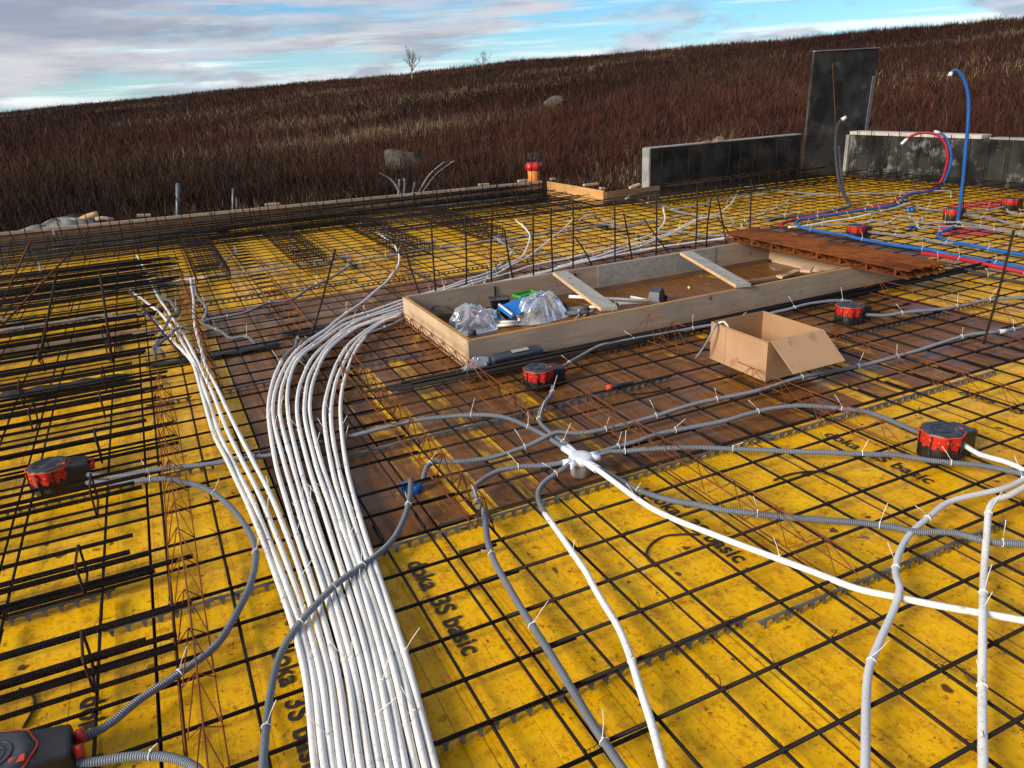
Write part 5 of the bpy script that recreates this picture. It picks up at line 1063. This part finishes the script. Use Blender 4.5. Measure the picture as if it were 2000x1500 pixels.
# ---------------------------------------------------------------- behind the edge: pump, posts, tarp, trees, rocks
def background():
    c = at_y(1043, 352, 10.85); k = thing('red_pump', 'red and orange tool canister with black handle standing behind the far edge board', 'canister', (c[0], c[1], c[2] - .12)); s = 1 / 125.
    MB().lathe([(.085, 0), (.095, .02), (.092, .06), (.096, .08), (.092, .1), (.096, .12), (.092, .14), (.095, .27), (.08, .285)], 20).build('orange_body', simple('orange_can', (.55, .16, .012), (.62, .2, .02), .45, 9), k)
    MB().lathe([(.10, .27), (.135, .30), (.13, .34), (.12, .37), (.09, .385), (.05, .39)], 24, wob=lambda a_, i: 1 + .09 * math.cos(5 * a_ + 1)).build('red_collar', MT['redplastic'], k)
    for i, a_ in enumerate(np.arange(6) * math.pi / 3): MB().tube(smooth([(.07 * math.cos(a_), .07 * math.sin(a_), .385), (.085 * math.cos(a_ + .3), .085 * math.sin(a_ + .3), .44), (.06 * math.cos(a_ + .5), .06 * math.sin(a_ + .5), .52)], .05), .006, 6).build('cage_rod', MT['black'], k)
    for z_ in (.45, .52): MB().tube(np.stack([.078 * np.cos(np.linspace(0, 6.28, 21)[:-1]), .078 * np.sin(np.linspace(0, 6.28, 21)[:-1]), np.full(20, z_)], 1), .005, 6, closed=True).build('cage_ring', MT['black'], k)
    st = simple('galvanised', (.10, .12, .135), (.16, .18, .19), .5, 9, metal=.4)
    for px, y0, y1, r_, lab, Y in ((347, 425, 358, .026, 'dull steel post standing behind the far left edge board', 11.6), (455, 410, 368, .016, 'thin pale stake standing behind the far left edge board', 12.2), (462, 410, 388, .014, 'shorter stake beside the thin pale stake', 12.2)):
        a_, b_ = at_y(px, y0, Y), at_y(px, y1, Y); a_ = b_ + (a_ - b_) * 1.6; k = thing('post', lab, 'post', tuple(a_)); MB().tube(np.array([(0, 0, 0), b_ - a_]), r_, 8).build('shaft', st, k); 
    # tarp and timber heap
    c = at_y(130, 445, 11.75); tp = simple('tarp_grey', (.13, .125, .115), (.21, .20, .18), .7, 6, bump=.4)
    def lump(name, lab, cat, px, py, Y, sx, sy, sz, seed, m_, rz=0): 
        q = at_y(px, py, Y); o = bag(lab, (q[0], q[1], q[2]), sx, sy, sz, seed, m_, 2, rz, cat=cat, name=name); return o
    lump('tarpaulin', 'grey tarpaulin heap behind the far left edge board', 'tarpaulin', 118, 455, 11.6, .60, .3, .20, 31, tp, -.05); lump('tarpaulin', 'black tarpaulin fold lying on the grey tarpaulin heap', 'tarpaulin', 150, 436, 11.65, .20, .2, .12, 35, MT['tar'], 0)
    for lab, p, q, r_, m_ in (('pale log lying on the tarpaulin heap', (152, 436, 11.5), (192, 420, 11.55), .055, 'wood_side'), ('pale split timber right of the log', (186, 428, 11.5), (222, 430, 11.5), .03, 'wood_end')):
        P = np.array([at_y(*p), at_y(*q)]); tag(MB().tube(smooth([P[0], P.mean(0) + (0, 0, .015), P[1]], .05), r_, 9).build('log', MT[m_]), lab, 'log')
    for lab, p, q in (('loose batten on top of the far edge board at left', (267, 420, 11.2), (294, 419, 11.2)), ('loose batten on top of the far edge board in the middle', (518, 399, 11.1), (545, 397, 11.1)), ('loose batten on the edge board left of the red canister', (935, 360, 10.8), (955, 359, 10.8)), ('loose batten on the edge board near the red canister', (1012, 353, 10.75), (1030, 351, 10.75)), ('white batten piece by the corner of the edge boards', (1075, 349, 10.6), (1084, 348.5, 10.6)), ('white batten piece leaning at the low wall end', (1230, 366, 9.1), (1249, 359, 9.1)), ('pale stone block by the short orange board', (1172, 367, 9.3), (1180, 367, 9.3)), ('pale board end behind the orange board', (1140, 361, 10.2), (1168, 358, 10.2))):
        P = np.array([at_y(*p), at_y(*q)]); P[:, 2] -= .005; b = MB(); d = P[1] - P[0]; b.box(P.mean(0), (np.linalg.norm(d), .05, .028), np.array([[d[0] / np.linalg.norm(d), 0, -d[2] / np.linalg.norm(d)], [0, 1, 0], [d[2] / np.linalg.norm(d), 0, d[0] / np.linalg.norm(d)]])); tag(b.build('batten', MT['wood_end']), lab, 'batten')
    q = at_y(1405, 281, 9.33); 
    for k, (px, rx, lab) in enumerate(((1405, .13, 'crumpled grey rag lying on top of the low black wall'), (1378, .12, 'flat grey rag end lying on top of the low black wall'))):
        q = at_y(px, 282, 9.33); bag(lab, (q[0], 9.33, .708), rx, .08, .07 if k == 0 else .03, 50 + k, MT['wood_brown'], 2, .1, cat='rag', name='rag')
    # boulders
    def rock(lab, px, py, s, seed):
        p = terrain_hit(px, py); r = np.random.default_rng(seed); bm = bmesh.new(); bmesh.ops.create_icosphere(bm, subdivisions=3, radius=1); D = r.normal(size=(10, 3)); D /= np.linalg.norm(D, axis=1)[:, None]
        for v in bm.verts:
            q = np.array(v.co); f = min(.95, *[(.62 + .25 * (i % 3) / 2) / max(.05, q @ d) for i, d in enumerate(D)]); q = q * f * (1 + .04 * math.sin(11 * q[0] + 7 * q[1])); v.co = Vector((q[0] * s, q[1] * s * .7, (q[2] * .62 + .16 * q[0]) * s))
        m = bpy.data.meshes.new('boulder'); bm.to_mesh(m); bm.free()
        mr = bpy.data.materials.get('rock') or simple('rock', (.050, .042, .034), (.115, .098, .080), .9, 6, bump=.9, bdist=.03, dirt=(.03, .020, .014), dirt_scale=3, spec=.1)
        tag(obj('boulder', m, mr, None, (p[0], p[1], float(ground_z(p[0], p[1])) + s * .05), (0, 0, seed)), lab, 'boulder')
    rock('grey boulder lying in the dry grass left of the red canister', 788, 306, .72, 3); rock('low dark boulder in the grass above the red canister', 1082, 196, .62, 5); rock('flat pale stone on the slope below the ridge', 1160, 133, .6, 14)
    # bare trees on the ridge
    def tree(lab, px, py, h, seed):
        p = terrain_hit(px, py - 0); z0 = float(ground_z(p[0], p[1])); t = thing('bare_tree', lab, 'tree', (p[0], p[1], z0)); r = random.Random(seed); mb = MB(); cr = MB()
        def grow(P, d, L_, rad, lev, b):
            Q = [P]; dd = d
            for _ in range(3): dd = (dd + Vector((r.gauss(0, .1), r.gauss(0, .1), .06))).normalized(); Q.append(Q[-1] + dd * L_ / 3)
            b.tube(np.array([tuple(q) for q in Q]), np.linspace(rad, rad * .65, 4), 5, cap=False)
            if lev < 4:
                for _ in range(3 if lev else 5):
                    nd = (dd + Vector((r.gauss(0, .55), r.gauss(0, .55), r.gauss(.1, .25)))).normalized(); grow(Q[-1 - r.randrange(2)], nd, L_ * r.uniform(.55, .8), rad * .6, lev + 1, cr)
        grow(Vector((0, 0, -.3)), Vector((0.02, 0, 1)), h * .36, h * .022, 0, mb)
        bk = bpy.data.materials.get('pale_bark') or simple('pale_bark', (.15, .13, .12), (.24, .22, .20), .9, 3)
        mb.build('trunk', bk, t); cr.build('crown', bk, t)
    tree('larger bare pale tree standing on the ridge left of the middle', 805, 150, 4.0, 4); tree('smaller bare tree on the ridge right of the larger one', 942, 130, 2.2, 9)
background()
